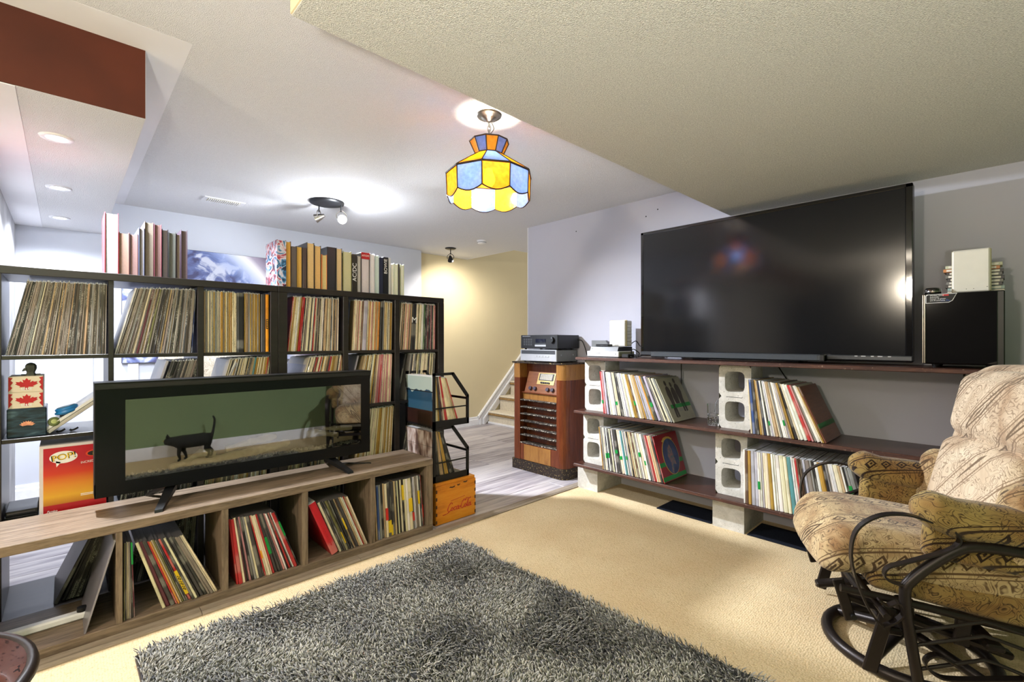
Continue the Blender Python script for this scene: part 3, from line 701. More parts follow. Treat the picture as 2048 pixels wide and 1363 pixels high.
row('k4', 1.268, 1.584, -2.9, -4.7, 25, yk, zk, 'y', {'charcoal': 3, 'tan': 2, 'cream': 3, 'white': 2, 'black': 2, 'taupe': 1}, 'the divider in the console bay next to the wooden crate', Gk, {1: 'blue', 2: 'grey', 5: 'cream', 7: 'charcoal', 19: 'lilac', 22: 'white', 24: 'red'}, mesh=RECD, dep=.012)
bx = bpy.data.objects.new('boxed_set', REC); COL.objects.link(bx); bx.color = C('C01424')
bx.matrix_world = MX.Translation((1.012, yk, zk)) @ MX.Rotation(R(-22.6), 4, 'Y') @ MX.Diagonal((.036, 1, 1, 1)); tag(bx, 'thick bright red box set leaning in the oak console', 'box set'); ORG[bx] = V()
for i in range(7):
    MB().box(.42, .6, -.0012, 0, .05 + i * .016, .062 + i * .016 - .004 * (i % 3 == 1)).build('lettering', M['redprint'], bx)
Rk = ROWS
def ptag(key, i, z0, z1, mt, **k): return tape(Rk[key][i], z0, z1, M[mt], **k)
ptag('k1a', 6, .22, .31, 'green_tape'); lb = ptag('k1b', 9, .03, .15, 'yellow_tape', d=.003)
ptag('k2', 12, .09, .13, 'orange_tape'); ptag('k2', 16, .10, .19, 'green_tape'); ptag('k2', 26, .18, .26, 'green_tape')
ptag('k3', 4, .04, .11, 'yellow_tape'); ptag('k3', 8, .12, .19, 'yellow_tape')
ptag('k4', 5, .10, .17, 'red_tape'); ptag('k4', 6, .02, .09, 'yellow_tape'); ptag('k4', 7, .0, .06, 'yellow_tape'); ptag('k4', 14, .19, .28, 'yellow_tape'); ptag('k4', 17, .11, .19, 'yellow_tape'); ptag('k4', 18, .05, .10, 'red_tape'); ptag('k4', 22, .14, .22, 'yellow_tape'); ptag('k4', 24, .05, .13, 'red_tape')
o, t = Rk['k1b'][9]
for r_ in range(2):
    for i in range(6): MB().box((.12 if r_ else .5), (.12 if r_ else .5) + .28, -.0052, -.004, .05 + i * .013 + r_ * .006, .058 + i * .013 + r_ * .006 - .003 * (i % 2)).build('lettering', M['ink'], o)
# leaning wrapped sleeve and the white tube in the open bay
ws = bpy.data.objects.new('wrapped_sleeve', REC); COL.objects.link(ws); ws.color = C('8A8790'); ws.matrix_world = MX.Translation((.052, yk, zk)) @ MX.Rotation(R(15), 4, 'Y') @ MX.Diagonal((.007, 1, 1.08, 1))
tag(ws, 'grey sleeve in shiny plastic leaning in the open console bay', 'sleeve'); ORG[ws] = V()
rl = thing('plastic_rail', 'long white plastic tube lying in the open console bay', 'tube', (-.05, 2.6, .05))
MB().box(-.235, .07, 2.56, 2.60, .0405, .068, 0, None, .006).build('body', M['wplast'], rl); MB().cyl((.05, 2.58, .068), (.05, 2.58, .084), .016, .016, 16).build('end_cap', M['black'], rl)
# ------------------------------------------------------------------ block and plank stand
def block_mesh():
    """190 x 190 x 390 concrete block: long axis z, two tapered cores running along x"""
    mb = MB(); N = 32; hw = .095
    for zc, hz in ((.0975, .0975), (.2925, .0975)):
        def outer(t):
            c, s_ = math.cos(t), math.sin(t); k = min(hw / abs(c) if abs(c) > 1e-6 else 9, hz / abs(s_) if abs(s_) > 1e-6 else 9); return (c * k, s_ * k)
        def inner(t, sc):
            c, s_ = math.cos(t), math.sin(t); e = 4.5; r = (abs(c / (.058 * sc)) ** e + abs(s_ / (.063 * sc)) ** e) ** (-1 / e); return (c * r, s_ * r)
        rings = []
        off = 0.006 if zc < .2 else -.006
        for x, fn in ((-.095, outer), (-.095, lambda t: inner(t, 1.0)), (.095, lambda t: inner(t, .86)), (.095, outer)):
            rings.append([(x, fn(2 * math.pi * (i + .5) / N)[0], zc + (fn(2 * math.pi * (i + .5) / N)[1] + (off if fn is not outer else 0))) for i in range(N)])
        vs = sum(rings, [])
        fs = []
        for k in range(3):
            for i in range(N): fs.append((k * N + i, (k + 1) * N + i, (k + 1) * N + (i + 1) % N, k * N + (i + 1) % N))
        mb.add(vs, fs)
    q = [(-.095, -hw, 0), (-.095, hw, 0), (.095, hw, 0), (.095, -hw, 0)]; u = [(a, b, .39) for a, b, c in q]
    mb.add(q + u, [(0, 1, 2, 3), (4, 7, 6, 5), (1, 5, 6, 2), (0, 3, 7, 4)])
    return mb.mesh('concrete_block', M['concrete'])
BM = block_mesh()
gm = MB().box(-.0955, -.094, -.045, .05, .1915, .1945).mesh('groove', M['dgrey'])
def block(y, z, label, lying=False, x=2.955):
    o = bpy.data.objects.new('concrete_block', BM); COL.objects.link(o)
    if lying: o.matrix_world = MX.Translation((x, y, z + .095)) @ MX.Rotation(R(90), 4, 'Y')
    else:
        o.location = (x + .095, y, z); g = bpy.data.objects.new('groove', gm); COL.objects.link(g); g.parent = o
    return tag(o, label, 'block', 'concrete blocks of the record stand')
BX0, BX1 = 2.862, 3.235
Z1, Z2, Z3 = .190, .602, 1.014          # undersides of the planks
TH = .022
block(2.249, 0, 'low concrete block at floor level beside the old radio', True)
block(1.176, 0, 'low concrete block at floor level between the two dark mats', True)
block(.085, 0, 'low concrete block on the floor behind the recliner', True)
block(2.193, Z1 + TH, 'upright concrete block beside the radio, lower shelf'); block(1.158, Z1 + TH, 'upright concrete block in mid stand, lower shelf'); block(.092, Z1 + TH, 'upright concrete block on the lower shelf behind the recliner')
block(2.178, Z2 + TH, 'upright concrete block beside the radio, upper shelf'); block(1.136, Z2 + TH, 'upright concrete block beside the glass tumblers'); block(.036, Z2 + TH, 'upright concrete block under the subwoofer end of the stand')
for z, y0, y1, lb in ((Z1, -.10, 2.316, 'lowest dark plank of the block stand'), (Z2, -.10, 2.312, 'middle dark plank of the block stand'), (Z3, -.06, 2.296, 'top dark plank carrying the television')):
    t = thing('shelf_plank', lb, 'plank', (3.05, 1.1, z), 'dark planks of the block stand')
    B(BX0 + .004, BX1, y0, y1, z, z + TH, .003).build('board', M['board'], t); B(BX0, BX0 + .006, y0, y1, z + .001, z + TH - .001, .002).build('worn_edge', M['boardedge'], t)
Gs = 'records on the block stand'
Ws = {'white': 6, 'cream': 4, 'charcoal': 2, 'grey': 2, 'lilac': 2, 'ochre': .8, 'tan': 1, 'black': 1, 'brown': .5, 'teal': .3}
fx = 2.878
row('s00', 2.046, 1.485, -6.5, -26.5, 42, fx, Z2 + TH + .0005, 'x', Ws, 'the block, upper stand shelf row next to the radio', Gs, {0: 'red', 1: 'pink', 11: 'black', 12: 'charcoal', 20: 'ochre', 21: 'ochre', 26: 'ochre', 31: 'orange', 32: 'olive', 41: 'cream'}, mesh=REC)
row('s01', 1.018, .640, -3.7, -24.3, 32, fx, Z2 + TH + .0005, 'x', Ws, 'the block, upper stand shelf row ending in wood grain', Gs, {1: 'blue', 4: 'ochre', 5: 'tan', 6: 'navy', 12: 'tan', 13: 'cream', 19: 'tan', 25: 'red', 26: 'pink', 31: 'brown'})
row('s10', 2.056, 1.555, -6.9, -16.8, 39, fx, Z1 + TH + .0005, 'x', Ws, 'the block, lower stand shelf row next to the radio', Gs, {1: 'brown', 4: 'lilac', 5: 'black', 22: 'tan', 23: 'cream', 33: 'pink', 34: 'red', 38: 'red'})
row('s11', 1.057, .45, -.5, -14, 40, fx, Z1 + TH + .0005, 'x', Ws, 'the block, lower stand shelf row behind the recliner', Gs, {4: 'lilac', 14: 'cream', 15: 'cream', 16: 'teal', 19: 'red', 20: 'brown', 21: 'brown', 23: 'lilac', 24: 'taupe', 26: 'black', 28: 'ochre', 30: 'grey'})
for key, i, a, b2 in (('s00', 0, .075, .10), ('s00', 9, .075, .10), ('s00', 22, .09, .12), ('s00', 33, .095, .125), ('s01', 9, .06, .085), ('s01', 17, .07, .10), ('s10', 4, .09, .125), ('s10', 6, .095, .13), ('s10', 12, .14, .165), ('s10', 14, .10, .125), ('s10', 18, .11, .135), ('s10', 27, .15, .18), ('s10', 29, .10, .13), ('s11', 5, .10, .145), ('s11', 37, .18, .22), ('s11', 38, .10, .13)):
    tape(ROWS[key][i], a, b2, M['green_tape'])
# printed covers of the end sleeves: drawn on the cover face (local +x side)
def cover(rt, name, items, base):
    o, t = rt; o.color = C(base)
    k = 1 / t
    for nm, mt, kind, a in items:
        mb = MB(); X = 1.0 + .0012 * k
        if kind == 'rect': mb.box(1.0, X, a[0], a[2], a[1], a[3])
        elif kind == 'poly': mb.prism(a, 0, 1.0, X)
        elif kind == 'poly2': mb.prism(a, 0, 1.0, X + .0014 * k)
        elif kind == 'ell':
            cx, cz, rx, rz = a[:4]; mb.prism([(cx + rx * math.cos(j * math.pi / 16), cz + rz * math.sin(j * math.pi / 16)) for j in range(32)], 0, 1.0, X + (a[4] if len(a) > 4 else 0) * k)
        mb.build(nm, mt, o)
dk = plain('dark print', '3A3434', .5); gd = plain('gold print', 'C0A050', .4); bl_ = simple('blue print', '3A4A78', .5, var=.3, vs=20); redc = plain('crimson print', 'A0182A', .4); skin = simple('mixed print', '9A6A70', .5, hex2='3A6A7A', vs=60)
cover(ROWS['s00'][41], 'c', [
    ('figure_print', dk, 'poly', [(.060, .030), (.078, .024), (.085, .10), (.090, .025), (.108, .03), (.108, .13), (.118, .20), (.112, .235), (.098, .25), (.082, .25), (.066, .235), (.060, .19), (.070, .13)]), ('figure_print', dk, 'ell', (.090, .272, .014, .019)),
    ('figure_print', dk, 'poly', [(.128, .12), (.176, .12), (.186, .17), (.182, .215), (.168, .238), (.142, .238), (.128, .215), (.122, .165)]), ('figure_print', dk, 'ell', (.155, .258, .013, .019)),
    ('figure_print', dk, 'poly', [(.196, .06), (.212, .056), (.220, .13), (.228, .056), (.244, .06), (.244, .15), (.258, .20), (.250, .245), (.232, .262), (.212, .262), (.196, .245), (.188, .20), (.196, .15)]), ('figure_print', dk, 'ell', (.221, .283, .014, .019)),
    ('title_print', M['greyink'], 'rect', (.13, .075, .19, .079)), ('title_print', M['greyink'], 'rect', (.13, .065, .185, .069)),
    ('tape', M['green_tape'], 'rect', (.04, .092, .309, .118))], 'A5A391')
cover(ROWS['s10'][38], 'c', [
    ('picture_print', gd, 'ell', (.165, .155, .105, .125, .0006)), ('picture_print', bl_, 'ell', (.165, .155, .10, .12, .0012)),
    ('picture_print', skin, 'poly2', [(.13, .05), (.15, .04), (.17, .10), (.21, .09), (.2, .14), (.19, .2), (.17, .235), (.14, .21), (.12, .16), (.145, .11)]),
    ('title_print', gd, 'poly', [(.09, .265), (.12, .285), (.16, .29), (.2, .285), (.235, .265), (.225, .26), (.19, .275), (.15, .277), (.1, .258)]),
    ('tape', M['green_tape'], 'rect', (-.004, .10, .309, .128)), ('tape', M['green_tape'], 'rect', (-.004, .006, .313, .034))], 'A01828')
wd = wood('wood print', '5A3020', '7A4A34', (1, 6, 60), .4)
cover(ROWS['s01'][31], 'c', [('wood_print', wd, 'rect', (.004, .002, .309, .31)), ('tape', M['green_tape'], 'rect', (-.003, .075, .313, .10))], '6A3C2A')
for i, (x0, y0, x1, y1) in enumerate(((2.965, 1.285, 3.2, 1.665), (2.952, .55, 3.2, 1.065))):
    mt_ = B(x0, x1, y0, y1, .001, .007, .002).build('floor_mat', simple('navy black carpet tile', '1A1D26', .95, 0, .1, .3, 120, .5, 300) if i == 0 else bpy.data.materials['navy black carpet tile'], loc=((x0 + x1) / 2, (y0 + y1) / 2, 0)); tag(mt_, ['dark carpet tile under the stand beside the radio side', 'dark carpet tile under the stand behind the recliner seat'][i], 'mat', 'dark carpet tiles under the stand')
# tumblers
m, nt, b = mk('clear glass'); b.inputs['Base Color'].default_value = (.95, .96, .95, 1); b.inputs['Roughness'].default_value = .04; b.inputs['Transmission Weight'].default_value = 1; b.inputs['IOR'].default_value = 1.45; M['glass'] = m
zt_ = Z2 + TH
def tumbler(x, y, z, s, h, label, cut):
    t = thing('glass_tumbler', label, 'glass', (x, y, z), 'square glass tumblers')
    mb = MB()
    def ring(r, zz): return [(x + a * r, y + c * r, z + zz) for a, c in ((-1, -.8), (-.8, -1), (.8, -1), (1, -.8), (1, .8), (.8, 1), (-.8, 1), (-1, .8))]
    rs = [ring(s, .0005), ring(s * 1.02, h), ring(s * .9, h), ring(s * .86, .014)]; vs = sum(rs, []); fs = []
    for k in range(3):
        for i in range(8): fs.append((k * 8 + i, k * 8 + (i + 1) % 8, (k + 1) * 8 + (i + 1) % 8, (k + 1) * 8 + i))
    fs += [tuple(range(8))[::-1], tuple(range(24, 32))]; mb.add(vs, fs); mb.build('body', M['glass'], t)
    if cut:
        c = MB()
        for sy in (-1, 1):
            for i in range(4):
                for j in range(4):
                    c.lathe([(.0, .004), (.004, .002), (.0055, 0)], (0, 0, 0), 6, T=MX.Translation((x - s * 1.0, y + sy * .0 - .024 + j * .016, z + .012 + i * .014)) @ MX.Rotation(R(-90), 4, 'Y'))
        c.build('cut_pattern', M['glass'], t)
    return t
tumbler(2.99, 1.278, zt_, .030, .062, 'square cut glass tumbler beside the concrete block, at the bottom', True)
tumbler(2.99, 1.278, zt_ + .063, .032, .075, 'clear square tumbler standing on the cut glass one', False)
sk = tag(MB().tube([(2.985, 1.27, zt_ + .085), (2.99, 1.265, zt_ + .14), (2.995, 1.255, zt_ + .165)], .0025, 6).build('stir_stick', M['grey'], loc=(2.985, 1.27, zt_ + .085)), 'thin stick standing in the clear square tumbler', 'stick')
# ------------------------------------------------------------------ television
TZ = Z3 + TH
m, nt, b = mk('tv panel'); b.inputs['Base Color'].default_value = (.006, .0065, .008, 1); b.inputs['Roughness'].default_value = .13; b.inputs['Specular IOR Level'].default_value = .5; M['screen'] = m
tv = thing('television', 'large flat black television on the top plank', 'television', (3.08, 1.077, TZ))
B(3.055, 3.115, .316, 1.838, TZ + .016, 1.948, .006).build('housing', M['black'], tv)
fr = MB()
for a in ((3.05, 3.07, .316, .345, TZ + .02, 1.948), (3.05, 3.07, 1.815, 1.838, TZ + .02, 1.948), (3.05, 3.07, .316, 1.838, 1.928, 1.948)): fr.box(*a, r=.003)
fr.build('bezel', M['gloss'], tv)
B(3.0515, 3.056, .345, 1.815, 1.085, 1.928).build('screen', M['screen'], tv)
B(3.046, 3.07, .316, 1.838, TZ + .022, 1.085, .004).build('lower_bezel', plain('gunmetal bezel', '4A4C50', .3, .6), tv)
for i in range(5): B(3.0455, 3.047, .40 + i * .035, .40 + i * .035 + (.02 if i % 2 else .013), TZ + .042, TZ + .046).build('button', M['silver'], tv)
B(3.02, 3.05, .34, .345, 1.09, 1.92).build('edge_strip', M['grey'], tv) if False else None
B(2.985, 3.17, .80, 1.42, TZ + .0005, TZ + .012, .004).build('stand_base', M['gloss'], tv)
B(3.07, 3.10, 1.0, 1.2, TZ + .01, TZ + .06, .004).build('stand_neck', M['black'], tv)
sb = thing('soundbar', 'slim grey soundbar in front of the television', 'speaker', (3.0, 1.2, TZ))
B(2.985, 3.035, .675, 1.722, TZ + .0125, TZ + .05, .006).build('body', M['dgrey'], sb); B(2.984, 2.986, .71, 1.69, TZ + .018, TZ + .046).build('grille', plain('dark speaker cloth', '3E4247', .9), sb)
B(2.983, 3.036, .675, .70, TZ + .012, TZ + .051, .004).build('end_cap', M['black'], sb)
# subwoofer with its sticker
sw = thing('subwoofer', 'glossy black subwoofer with a promotional sticker', 'speaker', (3.06, .135, TZ))
B(2.945, 3.2, .0, .27, TZ + .016, 1.381, .004).build('cabinet', M['black'], sw); B(2.938, 2.947, .022, .258, TZ + .02, 1.379, .002).build('front_panel', M['gloss'], sw)
for yy in (.2615, .268): B(2.936, 2.95, yy - .002, yy + .002, TZ + .02, 1.377, .001).build('chrome_edge', M['chrome'], sw)
for yy in (.045, .225):
    for xx in (2.97, 3.17): MB().lathe([(.010, 0), (.016, .017)], (xx, yy, TZ + .0005), 14).build('foot', M['black'], sw)
sp = [(.258, 1.336), (.258, 1.372), (.252, 1.377), (.15, 1.379), (.165, 1.345), (.178, 1.337)]
MB().prism(sp, 0, 2.9365, 2.938).build('sticker_border', M['whiteink'], sw); MB().prism([(.206 + (a - .206) * .955, 1.357 + (c - 1.357) * .90) for a, c in sp], 0, 2.936, 2.938).build('sticker', M['ink'], sw)
for i, s_ in enumerate(('Wireless Active', 'Subwoofer', 'Caisson de graves', 'sans fil autonome')): text('lettering', s_, .0075, (2.9355, .243, 1.3715 - i * .0078), '-x', M['whiteink'], sw, 'LEFT')
B(2.9352, 2.936, .178, .2, 1.368, 1.375).build('sticker_flash', M['redprint'], sw)
for i in range(9): B(2.9352, 2.936, .172 + .004 * i, .1735 + .004 * i, 1.343, 1.343 + .003 * (i % 4 + 1)).build('sticker_dot', plain('blue dots', '3A5A9A', .5) if i == 0 else bpy.data.materials['blue dots'], sw)
tn = thing('black_canister', 'small round black canister on the subwoofer corner', 'canister', (2.985, .235, 1.382))
MB().lathe([(.028, 0), (.03, .004), (.03, .022), (.027, .028), (.012, .03), (0, .03)], (2.985, .235, 1.382), 24).build('body', M['gloss'], tn); MB().lathe([(.0302, .008), (.0306, .009), (.0302, .012)], (2.985, .235, 1.382), 24).build('ring', M['chrome'], tn)
s2 = thing('bookshelf_speaker', 'cream speaker standing on the black subwoofer', 'speaker', (3.03, .107, 1.382))
B(2.985, 3.0, .045, .170, 1.382, 1.577, .006).build('grille', M['cream'], s2); B(3.0, 3.02, .042, .172, 1.383, 1.578, .004).build('trim', M['creamyel'], s2); B(3.02, 3.06, .047, .168, 1.383, 1.574, .006).build('cabinet', M['cream'], s2)
for yy, zz in ((.122, 1.398), (.098, 1.398), (.055, 1.404)): MB().cyl((2.9845, yy, zz), (2.986, yy, zz), .0016, n=8).build('screw', M['ink'], s2)
cc = ['C8C2B2', '8AA09A', '2A2628', '6A6A66', '24242A', '5C5C58', '2A2624', 'C07A40', 'B8BCA0']
for i, hx in enumerate(cc):
    z = 1.3825 + i * .0152; dx, dy = rnd.uniform(-.006, .006), rnd.uniform(-.008, .008)
    t = thing('tape_case', f'{["pale", "grey green", "black", "grey", "blue black", "dull grey", "dark brown", "orange", "pale green"][i]} tape case, {ordn(i + 1)} up in the stack behind the cream speaker', 'tape case', (3.12, .105, z), 'tape cases on the subwoofer')
    B(3.07 + dx, 3.17 + dx, .008 + dy, .198 + dy, z, z + .0148, .001).build('case', plain('tape case ' + hx, hx, .4), t); B(3.0695 + dx, 3.071 + dx, .02 + dy, .06 + dy, z + .003, z + .012).build('spine_label', M['paper'], t); B(3.0695 + dx, 3.071 + dx, .16 + dy, .187 + dy, z + .003, z + .012).build('spine_label', M['paper'], t)
# small electronics by the radio end of the plank
gc = thing('game_console', 'white disc game console at the radio end of the top plank', 'console', (3.06, 2.107, TZ))
B(2.955, 3.17, 1.965, 2.252, TZ + .0065, TZ + .047, .003).build('shell', M['wplast'], gc); B(2.96, 3.165, 1.97, 2.247, TZ + .0005, TZ + .008, .002).build('foot_frame', M['dgrey'], gc)
B(2.954, 2.956, 2.125, 2.245, TZ + .032, TZ + .0345).build('disc_slot', M['ink'], gc); MB().cyl((2.954, 1.99, TZ + .027), (2.956, 1.99, TZ + .027), .0045, n=14).build('power_button', M['grey'], gc)
B(2.965, 3.165, 1.9635, 1.966, TZ + .01, TZ + .043).build('side_plate', simple('olive plastic', '8C8C74', .6), gc)  # thin olive plate over the white shell's side face
dp = thing('disc_player', 'slim black disc player on the white game console', 'player', (3.07, 2.11, TZ + .047))
MB().prism([(2.972, TZ + .0475), (2.985, TZ + .079), (3.17, TZ + .081), (3.17, TZ + .0475)], 1, 1.985, 2.236).build('body', M['black'], dp)
for i in range(3): B(2.975 + .004, 2.981, 2.02 + i * .018, 2.028 + i * .018, TZ + .06, TZ + .064).build('button', M['silver'], dp)
text('lettering', 'LG', .011, (2.9778, 2.222, TZ + .064), '-x', M['silver'], dp)
hb = thing('hub_box', 'little black box on the disc player', 'box', (3.03, 2.145, TZ + .081)); B(3.0, 3.06, 2.088, 2.203, TZ + .0815, TZ + .1, .003).build('body', M['black'], hb); B(2.9995, 3.001, 2.13, 2.16, TZ + .088, TZ + .093).build('display', M['dgrey'], hb)
s3 = thing('bookshelf_speaker', 'cream speaker with ribbed side beside the television', 'speaker', (3.1, 2.05, TZ + .081))
B(3.075, 3.09, 1.985, 2.13, TZ + .083, 1.318, .006).build('grille', M['cream'], s3); B(3.09, 3.1, 1.982, 2.132, TZ + .083, 1.32, .002).build('trim', M['creamyel'], s3); B(3.1, 3.17, 1.987, 2.128, TZ + .083, 1.316, .004).build('cabinet', M['cream'], s3)
for i in range(7): B(3.1, 3.165, 1.9835, 1.989, TZ + .09 + i * .027, TZ + .112 + i * .027, .003).build('rib', M['cream'], s3)
for i in range(4): B(3.0742, 3.0755, 2.045 + i * .009, 2.051 + i * .009, TZ + .09, TZ + .0945).build('mark', M['ink'], s3)
for i, (pts, lb) in enumerate((([(3.16, 2.0, 1.13), (3.17, 1.95, 1.16), (3.15, 1.9, 1.12), (3.18, 1.87, 1.15)], 'thin black cable arching beside the ribbed cream speaker'),
        ([(3.1, 1.95, 1.06), (3.06, 1.91, 1.1), (3.1, 1.88, 1.07), (3.05, 1.86, 1.045), (3.1, 1.84, 1.06)], 'looped black cable beside the white game console'),
        ([(3.0, 1.945, 1.042), (2.98, 1.9, 1.045), (3.04, 1.88, 1.06), (3.0, 1.85, 1.042)], 'black cable coiled on the plank before the television corner'),
        ([(3.24, 1.62, 1.0), (3.24, 1.62, .9), (3.245, 1.62, .78)], 'black cable hanging down the wall under the television'),
        ([(3.2, 1.32, 1.012), (3.2, 1.27, .985), (3.2, 1.22, 1.012)], 'short black cable loop sagging under the top plank'),
        ([(3.24, .98, 1.0), (3.245, .94, .93), (3.25, .90, .85), (3.25, .88, .7)], 'black cable hanging behind the leaning wood grain sleeve'))):
    tag(MB().tube(pts, .0035, 6, smooth=6).build('cable', M['matblack'], loc=pts[0]), lb, 'cable')
ad = thing('power_adapter', 'flat black power adapter beside the game console', 'adapter', (3.0, 1.93, TZ)); B(2.97, 3.05, 1.89, 1.95, TZ + .001, TZ + .028, .005).build('body', M['matblack'], ad); MB().tube([(2.99, 1.89, TZ + .012), (2.985, 1.87, TZ + .008), (3.02, 1.85, TZ + .006)], .003, 6, smooth=4).build('lead', M['matblack'], ad)
wp = thing('grey_panel', 'plain grey panel leaning on the wall behind the receivers', 'panel', (3.25, 2.3, Z3)); MB().prism([(2.42, .985), (2.42, 1.165), (2.28, 1.165), (2.20, 1.06), (2.20, .985)], 0, 3.238, 3.268).build('board', M['grey'], wp)
# ------------------------------------------------------------------ old floor radio
wr1 = wood('walnut veneer', '431D0E', '612E17', (18, 18, 1.4), .28, '744020', .08); wr2 = wood('golden veneer', '6E4420', '8E6230', (14, 14, 2), .32, '9A6E38', .05); wr3 = wood('crossbanded veneer', '5E3218', '7E4C28', (2, 1.5, 16), .33, None, .06)
scuff = wood('scuffed black base', '1C1410', '2A1E16', (6, 6, 20), .45, None, .2, wear=('A89260', 75, .58)); scuffbar = wood('chipped black slat', '16110E', '241A14', (4, 2, 30), .4, None, .2, wear=('C8BCA8', 80, .55))
rd = thing('console_radio', 'antique wooden floor radio with knobs and slatted front', 'radio', (3.12, 2.815, 0))
RX, y0, y1, RT = 2.99, 2.507, 3.126, .975
def pil(ya, yb, side):
    pts = []; r = .075
    if side < 0:
        pts = [(RX + .0, yb)] + [(RX + r - r * math.cos(t), ya + r - r * math.sin(t)) for t in [i * math.pi / 20 for i in range(11)]] + [(3.262, ya), (3.262, yb)]
    else:
        pts = [(RX + .0, ya), (3.262, ya), (3.262, yb)] + [(RX + .03 - .03 * math.sin(t), yb - .03 + .03 * math.cos(t)) for t in [i * math.pi / 20 for i in range(11)]]
    return pts
MB().prism(pil(y0, 2.598, -1), 2, .09, RT - .012, sm=False).build('side_pillar', wr1, rd); MB().prism(pil(3.035, y1, 1), 2, .09, RT - .012).build('side_pillar', wr1, rd)
for ya, yb, sd in ((y0 - .0012, 2.5985, -1), (3.0345, y1 + .0012, 1)):
    q = pil(ya, yb, sd); MB().prism([(a - .0012, c) for a, c in q], 2, .83, RT - .014).build('veneer_band', wr2, rd)
q = pil(y0, 2.598, -1); base = [(RX - .004 + (0), 3.13), (RX - .004, 2.59)] + [(a - .004, c - .003) for a, c in q[1:11]] + [(3.262, y0 - .003), (3.262, 3.13)]
MB().prism(base, 2, .001, .092).build('base', scuff, rd); MB().prism([(a - (.004 if a < 3.1 else 0), c) for a, c in base], 2, RT - .014, RT).build('top', scuff, rd)
B(3.08, 3.25, 2.598, 3.035, .09, RT - .014).build('back_board', wr1, rd)
B(RX + .004, 3.08, 2.598, 3.035, .092, .24, .002).build('lower_panel', wr1, rd); B(RX + .002, RX + .006, 2.668, 2.985, .095, .232).build('veneer_inlay', wr2, rd); B(RX, 3.08, 2.598, 3.035, .238, .25, .003).build('slat', scuffbar, rd)
for i in range(6): MB().box(RX - .002, 3.05, 2.598, 3.035, .309 + i * .063, .321 + i * .063, 0, None, .004).build('slat', scuffbar, rd)
B(RX + .035, 3.08, 2.598, 3.035, .635, .695, .002).build('veneer_band', wr2, rd); B(RX + .02, 3.08, 2.598, 3.035, .693, .703, .002).build('rail', wr1, rd)
MB().prism([(RX + .022, .70), (RX + .085, .885), (3.1, .885), (3.1, .70)], 1, 2.598, 3.0).build('dial_panel', wr3, rd)
def on_panel(u, v, d=0):     # v up the slope 0..1
    n = V((-.947, 0, .322)); return V((RX + .022 + .063 * v, u, .70 + .185 * v)) + n * d
def pplate(ya, yb, va, vb, d, nm, mt, r=0):
    a = [on_panel(ya, va, d), on_panel(yb, va, d), on_panel(yb, vb, d), on_panel(ya, vb, d)]; c = [p + V((.01, 0, -.003)) for p in a]
    MB().add(a + c, [(0, 1, 2, 3), (0, 4, 5, 1), (1, 5, 6, 2), (2, 6, 7, 3), (3, 7, 4, 0)]).build(nm, mt, rd)
pplate(2.67, 2.87, .42, .95, .004, 'escutcheon', plain('aged brass', 'B89A60', .35, .6)); pplate(2.685, 2.855, .60, .92, .0055, 'dial_surround', M['ink']); pplate(2.70, 2.842, .63, .90, .007, 'dial', simple('dial scale', 'A8A296', .3, hex2='7C766C', vs=150))
for i in range(5): pplate(2.72 + i * .022, 2.735 + i * .022, .46, .53, .014, 'push_button', M['ink'])
for u in (2.67, 2.725, 2.875, 2.93):
    p = on_panel(u, .2, 0); n = V((-.947, 0, .322)); MB().cyl(p, p + n * .018, .019, .016, 20).build('knob', plain('bakelite knob', '3C3440', .25, spec=.6) if u < 2.68 else bpy.data.materials['bakelite knob'], rd)
# receivers on the radio
rv = thing('tuner', 'silver tuner with grey cover directly on the old radio', 'receiver', (3.1, 2.8, RT))
B(2.985, 3.25, 2.59, 3.012, RT + .008, 1.083, .004).build('case', M['grey'], rv); B(2.975, 2.987, 2.586, 3.014, RT + .01, 1.085, .003).build('front_panel', M['silver'], rv)
B(2.9735, 2.976, 2.60, 3.0, 1.047, 1.078).build('display', M['dgrey'], rv)
for i in range(5): B(2.9728, 2.976, 2.67 + i * .035, 2.695 + i * .035, 1.02, 1.034, .001).build('button', M['silver'], rv)
for yy in (2.62, 2.98):
    for xx in (3.0, 3.22): MB().cyl((xx, yy, RT + .0005), (xx, yy, RT + .01), .012, n=12).build('foot', M['black'], rv)
for xx in (3.04, 3.2): MB().cyl((xx, 2.588, 1.04), (xx, 2.592, 1.04), .006, n=10).build('screw', M['silver'], rv)
av = thing('receiver', 'black stereo receiver on top of the silver tuner', 'receiver', (3.1, 2.78, 1.085))
B(2.985, 3.26, 2.572, 3.0, 1.096, 1.211, .003).build('case', M['black'], av); B(2.97, 2.986, 2.569, 3.003, 1.095, 1.212, .003).build('front_panel', M['black'], av)
B(2.9685, 2.971, 2.70, 2.82, 1.145, 1.178).build('display', M['gloss'], av); B(2.9685, 2.971, 2.70, 2.83, 1.112, 1.128, .001).build('button_bar', M['silver'], av); B(2.9685, 2.971, 2.70, 2.83, 1.131, 1.139, .001).build('button_bar', M['dgrey'], av)
MB().cyl((2.972, 2.63, 1.17), (2.952, 2.63, 1.17), .027, .025, 28).build('volume_knob', M['black'], av); MB().cyl((2.953, 2.622, 1.185), (2.9515, 2.622, 1.185), .003, n=10).build('knob_mark', M['silver'], av)
for r_ in range(4):
    for c_ in range(4): B(2.9685, 2.971, 2.865 + c_ * .028, 2.882 + c_ * .028, 1.125 + r_ * .016, 1.129 + r_ * .016).build('button', M['grey'], av)
for i in range(7): B(2.9692, 2.971, 2.97 - i * .014, 2.98 - i * .014, 1.2, 1.2045).build('mark', M['silver'], av)
